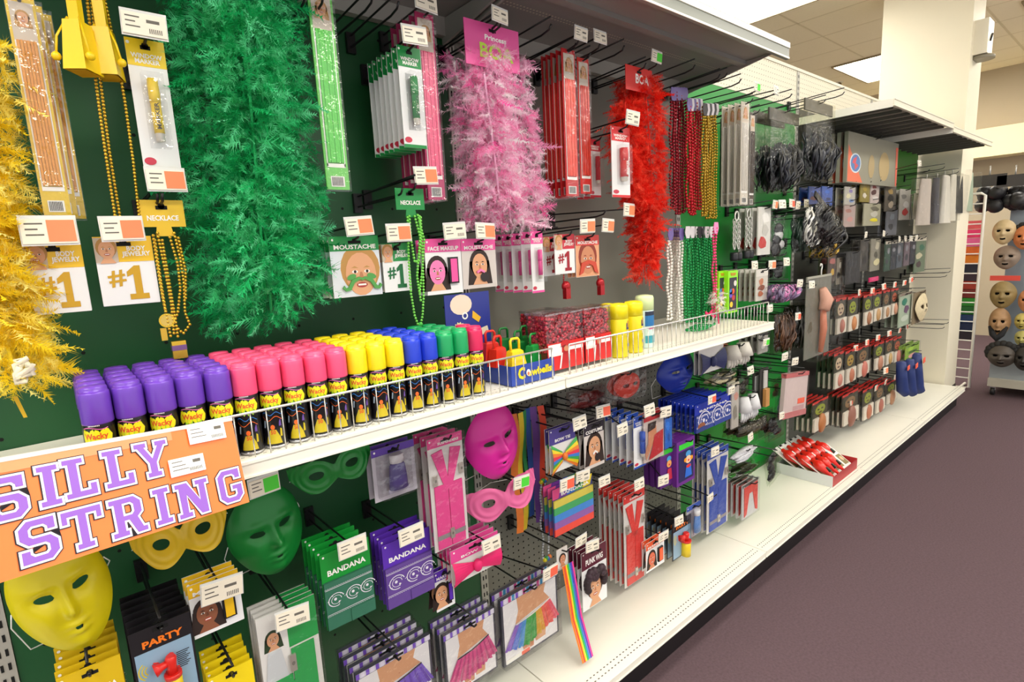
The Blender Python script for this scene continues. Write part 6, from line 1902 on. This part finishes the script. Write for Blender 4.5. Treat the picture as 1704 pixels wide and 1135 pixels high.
GRN = '#8f9a2a'; BRN = '#8a6a44'; PAL = '#c8b090'
rows_ = [('upper', [(1391, 497, 1408, 494, 559, PAL, '#a86a5a'), (1411, 494, 1428, 491, 554, GRN, '#b87a4a'), (1437, 492, 1452, 488, 544, GRN, '#9a6a4a'), (1453, 488, 1467, 485, 537, GRN, '#b08a5a'), (1470, 484, 1481, 482, 532, BRN, '#a8805a'), (1483, 482, 1495, 479, 526, '#b0563a', '#b8866a')], [(1430, 487), (1452, 484), (1471, 477), (1489, 474), (1505, 471), (1516, 466)]),
         ('middle', [(1388, 588, 1404, 584, 650, PAL, '#b87a6a'), (1407, 584, 1424, 580, 641, '#a88a3a', '#a8664a'), (1427, 578, 1446, 574, 630, BRN, '#b86a5a'), (1455, 572, 1471, 569, 618, GRN, '#a8745a'), (1474, 566, 1486, 563, 609, BRN, '#b0905a'), (1487, 563, 1500, 560, 605, '#b0563a', '#b06a5a')], [(1424, 580), (1443, 570), (1461, 562), (1480, 555), (1497, 550), (1509, 544)]),
         ('lower', [(1352, 668, 1378, 662, 722, GRN, '#a86a3a'), (1402, 655, 1428, 649, 712, BRN, '#8a5a4a'), (1436, 648, 1453, 643, 702, GRN, '#a8664a'), (1457, 640, 1472, 637, 690, BRN, '#9a5a4a'), (1475, 636, 1491, 632, 674, GRN, '#a87a5a')], [(1417, 670), (1458, 646), (1474, 636), (1490, 628), (1503, 622)])]
for rn, ks, tags_ in rows_:
    for i, (a, b1, c_, d, e, pic, blob) in enumerate(ks):
        hang('makeup_kit', f'horror makeup kit with small tray, {ORD[i]} along the {rn} kit row', 'makeup kit', (a, b1, c_, d, e), -.15, kit(pic, blob), 4, .03, f'{ORD[i]} kit stack of the {rn} row', hk=False)
    for i, (tx, ty) in enumerate(tags_):
        p = W(tx, ty, -.19); hook(p.x, p.z-.01, -.19, f'{ORD[i]} along the {rn} kit row', (tx, ty, .95), 'r')
hook(W(1474, 617, -.22).x, W(1474, 617, -.22).z, -.22, 'with the orange tag over the lower kit row', (1474, 617, 1.1), 'o')
hang('costume_pack', 'green and purple costume pack at the kit row end', 'costume pack', (1498, 489, 1518, 485, 546), -.18, plain_pack('#a8b8a0', '#8a7a6a', ('#1f7a62', '#6a4a6a', '#c8d0c0'), .08, seed=90), 3, .04, 'green and purple costume pack')
hang('mask_pack', 'cream skull half mask at the end of the upper kit row', 'mask', (1521, 486, 1541, 484, 541), -.2, lambda t, w, h: (card(t, w, h, mat('#7a6a50', .5), .003), one('skull', lambda b: relief(b, w*.9, h*.9, face_top, face_bot, face_depth(.6), [(-.37, .1, .2, .14, 0), (.37, .1, .2, .14, 0), (0, -.2, .1, .09, 0)], mat('#d0c09a', .5, var=.2, scale=60), 22, 26), t).__setattr__('location', (0, -.006, -h*.5))), 1)
hang('costume_pack', 'lime green costume pack at the end of the middle row', 'costume pack', (1508, 574, 1530, 570, 602), -.2, plain_pack('#8ab03a', '#6a8a3a', ('#a8d04a', '#4a6a2a', '#e0a8a0'), .1, seed=91), 2, .04, 'lime green costume pack')


def sock(t, w, h):
    m = mat('#1c2f6a', .6, var=.12, scale=40)
    one('leg', lambda b: b.tube([(0, 0, 0), (.002, -.004, -h*.45), (.01, -.008, -h*.85), (.024, -.03, -h)], .02, m, 10, [w*.17, w*.2, w*.22, w*.15]), t)
    one('price_sticker', lambda b: b.bx(-w*.12, w*.12, -w*.26, -w*.24, -h*.2, -h*.08, RED_STICKER), t)


for i, (x, yt, yb) in enumerate([(1499, 604, 664), (1512, 600, 664), (1524, 590, 660)]):
    hang('blue_sleeve', f'dark blue padded sleeve, {ORD[i]} of three above the deck end', 'costume sleeve', (x-6, yt, x+7, yt-2, yb), -.22, sock, 1, hk=(i == 2), rot=(0, -.16, 0))
# robes hanging at the far end
def robe(col, seed):
    def fn(t, w, h):
        g = random.Random(seed); m = mat(col, .6, var=.1, scale=20, bump=.2)
        b = MB(); n = 12; vs = []; fs = []
        for j in range(7):
            for i in range(n):
                a = 2*PI*i/n; f = j/6
                r = w*(.30+.16*f)*(1+.22*math.sin(3*a+seed+f))
                vs.append((r*math.cos(a), r*.25*math.sin(a), -h*(.06+.94*f)))
        for j in range(6):
            for i in range(n): fs.append((j*n+i, j*n+(i+1) % n, (j+1)*n+(i+1) % n, (j+1)*n+i))
        b.add(vs, fs, m, True); b.build('cloth', t)
        one('hanger_loop', lambda b: b.tube([(0, 0, -h*.08), (.004, 0, .0), (0, 0, .012)], .004, mat('#b8b4a8', .4), 5), t)
        one('sleeve_film', lambda b: b.bx(-w*.55, w*.55, -w*.16, w*.16, -h*1.0, -h*.03, FILM), t)
    return fn


for i, (x0, x1, yt, yb, c_, nm) in enumerate([(1532, 1552, 294, 375, '#b8aca0', 'pale grey robe, nearest of the hanging costumes'), (1553, 1566, 292, 372, '#1f2438', 'dark navy robe between the pale ones'), (1562, 1582, 288, 372, '#d8d2c4', 'cream robe beside the dark navy one'), (1578, 1592, 286, 368, '#e0dac8', 'cream robe before the black one'), (1588, 1602, 290, 355, '#17191c', 'black robe close to the column'), (1598, 1618, 284, 352, '#a8b8a0', 'pale green robe close to the column')]):
    hang('costume_robe', nm+' under the canopy', 'costume', (x0, yt, x1, yt-1, yb), -.36+.02*i, robe(c_, i), 1, hk=False)
for i, (tx, ty) in enumerate([(1530, 272), (1556, 268), (1580, 276)]):
    p = W(tx, ty, -.3); hook(p.x, p.z-.07, -.34, 'carrying robes, the '+ORD[i]+' under the far canopy', (tx, ty, .8) if i == 0 else None)
for i, (tx, ty) in enumerate([(1576, 455), (1570, 462), (1573, 540), (1566, 548)]):
    p = W(tx, ty, -.3); hook(p.x, p.z, -.3, 'empty '+ORD[i]+' beside the column face')

# ---------------------------------------------------------------- wire grid panel, colour packs and mask rack beyond the column
base = WZ(1612, 648, 0.0)
gx = base.x
top = WX(1640, 325, gx)
t = T('wire_grid_panel', 'white wire grid panel standing beside the cream column', 'grid panel', (gx, base.y, 0))
gw = .34; gh = top.z
GM = mat('#f0ede2', .4)
one('frame', lambda b: b.tube([(0, 0, .02), (0, 0, gh), (.0, .03, gh+.02), (.0, gw, gh+.02), (0, gw, .02)], .012, GM, 8, closed=True), t)
bmx = MB(); bmx.tube([(0, 0, 0), (0, gw, 0)], .006, GM, 5); me = bmx.mesh('wire')
n = 20
for i in range(1, n):
    o = bpy.data.objects.new('wire', me); C.objects.link(o); o.parent = t; o.location = (0, 0, .02+gh*i/n)
one('foot', lambda b: b.tube([(-.15, gw*.2, .012), (.2, gw*.2, .012)], .012, GM, 6), t)
cols = ['#e8606a', '#f03a78', '#f06aa8', '#e8702a', '#e8861f', '#1f2438', '#3a2a3a', '#a83a2a', '#7a2a24', '#2a8a2a', '#1f6a2a', '#1f3a6a', '#1a2a50', '#2a2430']
nmz = ['coral', 'hot pink', 'light pink', 'dark orange', 'bright orange', 'navy black', 'plum black', 'rust red', 'maroon', 'leaf green', 'dark green', 'steel blue', 'dark blue', 'charcoal']
for i, c_ in enumerate(cols):
    f = (i+.5)/len(cols)
    zt = gh*(.90-.62*f)
    q = T('folded_pack', nmz[i]+' folded pack hung behind the white wire grid', 'folded pack', (gx+.07, base.y+.02, zt))
    ph = gh*.62/len(cols)*.94
    one('pack_body', lambda b: b.bx(0, .12, 0, gw*.9, -ph, 0, mat(c_, .5, var=.15, scale=20)), q)
# mask rack on wheels
rb = WZ(1640, 648, .02)
rx = rb.x+.1
ry1 = WX(1655, 600, rx).y; ry0 = ry1-1.0
rtop = WX(1660, 345, rx).z
t = T('mask_rack', 'grey wheeled display rack full of rubber masks', 'display rack', (rx, (ry0+ry1)/2, 0))
hw_ = (ry1-ry0)/2
one('back_panel', lambda b: b.bx(.1, .13, -hw_, hw_, .16, rtop, mat('#7d868e', .5, var=.06, scale=5)), t)
one('base', lambda b: (b.bx(-.25, .3, -hw_, hw_, .09, .16, mat('#b0aa9a', .4)), b.bx(-.2, .09, -hw_, hw_, .16, .36, mat('#8e9496', .45))), t)
one('top_bar', lambda b: b.bx(.08, .15, -hw_, hw_, rtop, rtop+.05, mat('#ded6c4', .4)), t)
for sx in (-.2, .25):
    for sy in (-hw_*.93, hw_*.93):
        one('caster', lambda b: (b.tube([(sx-.0, sy-.015, .038), (sx, sy+.015, .038)], .036, DARK, 12), b.bx(sx-.012, sx+.012, sy-.02, sy+.02, .05, .092, STEEL)), t)


def rack_mask(label, px, py, wpx, hpx, col, spec='', xo=-.05):
    p = WX(px, py, rx+xo)
    h = WX(px, py-hpx/2, rx+xo).z-WX(px, py+hpx/2, rx+xo).z
    w_ = abs(WX(px-wpx/2, py, rx+xo).y-WX(px+wpx/2, py, rx+xo).y)
    q = T('rubber_mask', label, 'mask', p, None, (0, 0, -PI/2))
    m = mat(col, .55, var=.3, scale=18)
    def dpt(x, z): return face_depth(1.6)(x, z)
    b = MB(); relief(b, w_, h, face_top, face_bot, dpt, [(-.37, .12, .17, .08, .1), (.37, .12, .17, .08, -.1), (0, -.52, .24, .05, 0)], m, 26, 30); b.build('shell', q)
    one('inner_lining', lambda b: b.disc(0, 0, w_*.44, h*.44, -.02, mat('#141210', .8), 16), q)
    if spec == 'header': one('header_card', lambda b: b.bx(-w_*.55, w_*.55, -.01, 0, h*.5, h*.68, mat('#d8483a', .4)), q)
    if spec == 'beard': one('beard', lambda b: b.tube([(-w_*.38, -.06, -h*.12), (-w_*.2, -.09, -h*.36), (0, -.1, -h*.5), (w_*.2, -.09, -h*.36), (w_*.38, -.06, -h*.12)], .05, mat('#17171a', .8), 8, [w_*.08, w_*.16, w_*.2, w_*.16, w_*.08]), q)
    if spec == 'hair': one('hair', lambda b: [b.ball((w_*.45*math.cos(a), -.01, h*.15+h*.4*math.sin(a)), w_*.16, mat('#1a1816', .8), 8, 6) for a in [PI*i/8 for i in range(-1, 10)]], q)


rack_mask('pale wrinkled rubber mask at the top of the rack', 1672, 386, 42, 42, '#c2ab82')
rack_mask('grey brown rubber mask below the pale wrinkled one', 1676, 428, 46, 40, '#8a7868')
rack_mask('tan rubber mask under a red header card', 1670, 490, 46, 46, '#8f7a4c', 'header')
rack_mask('bald rubber mask with black beard in the middle of the rack', 1664, 536, 38, 50, '#a8835c', 'beard')
rack_mask('yellow green skull mask at the frame edge', 1702, 534, 28, 28, '#b8a858')
rack_mask('yellow green ghoul mask below the skull mask', 1702, 562, 28, 26, '#b0a860')
rack_mask('orange faced mask at the frame edge, upper one', 1706, 395, 40, 40, '#c87a4a', 'hair')
rack_mask('orange faced mask at the frame edge, beneath the upper one', 1712, 500, 36, 40, '#c8885a')
rack_mask('black haired mask lying at the foot of the rack', 1668, 592, 52, 36, '#4a423a', 'hair', -.33)
rack_mask('dark ape mask beside the black haired mask at the rack foot', 1706, 596, 40, 40, '#2c2824', 'hair', -.33)
# black wig bags over the rack
for i, px in enumerate((1648, 1690)):
    p = WX(px, 322, rx+.02)
    q = T('wig_bundle', ('black wig bundle on a hang card, nearer the column' if i == 0 else 'black wig bundle on a hang card at the frame edge'), 'wig', p)
    one('filling', lambda b: [b.ball((rnd.uniform(-.05, .05), rnd.uniform(-.06, .06), rnd.uniform(-.12, .04)), .065, mat('#141216', .5, var=.3, scale=30, bump=.5), 9, 7) for k in range(9)], q)
    one('header', lambda b: b.bx(-.1, -.09, -.12, .12, .06, .16, mat('#3a3634', .5)), q)
    one('hook_loop', lambda b: b.tube([(-.09, 0, .16), (-.09, 0, .24)], .006, STEEL, 5), q)
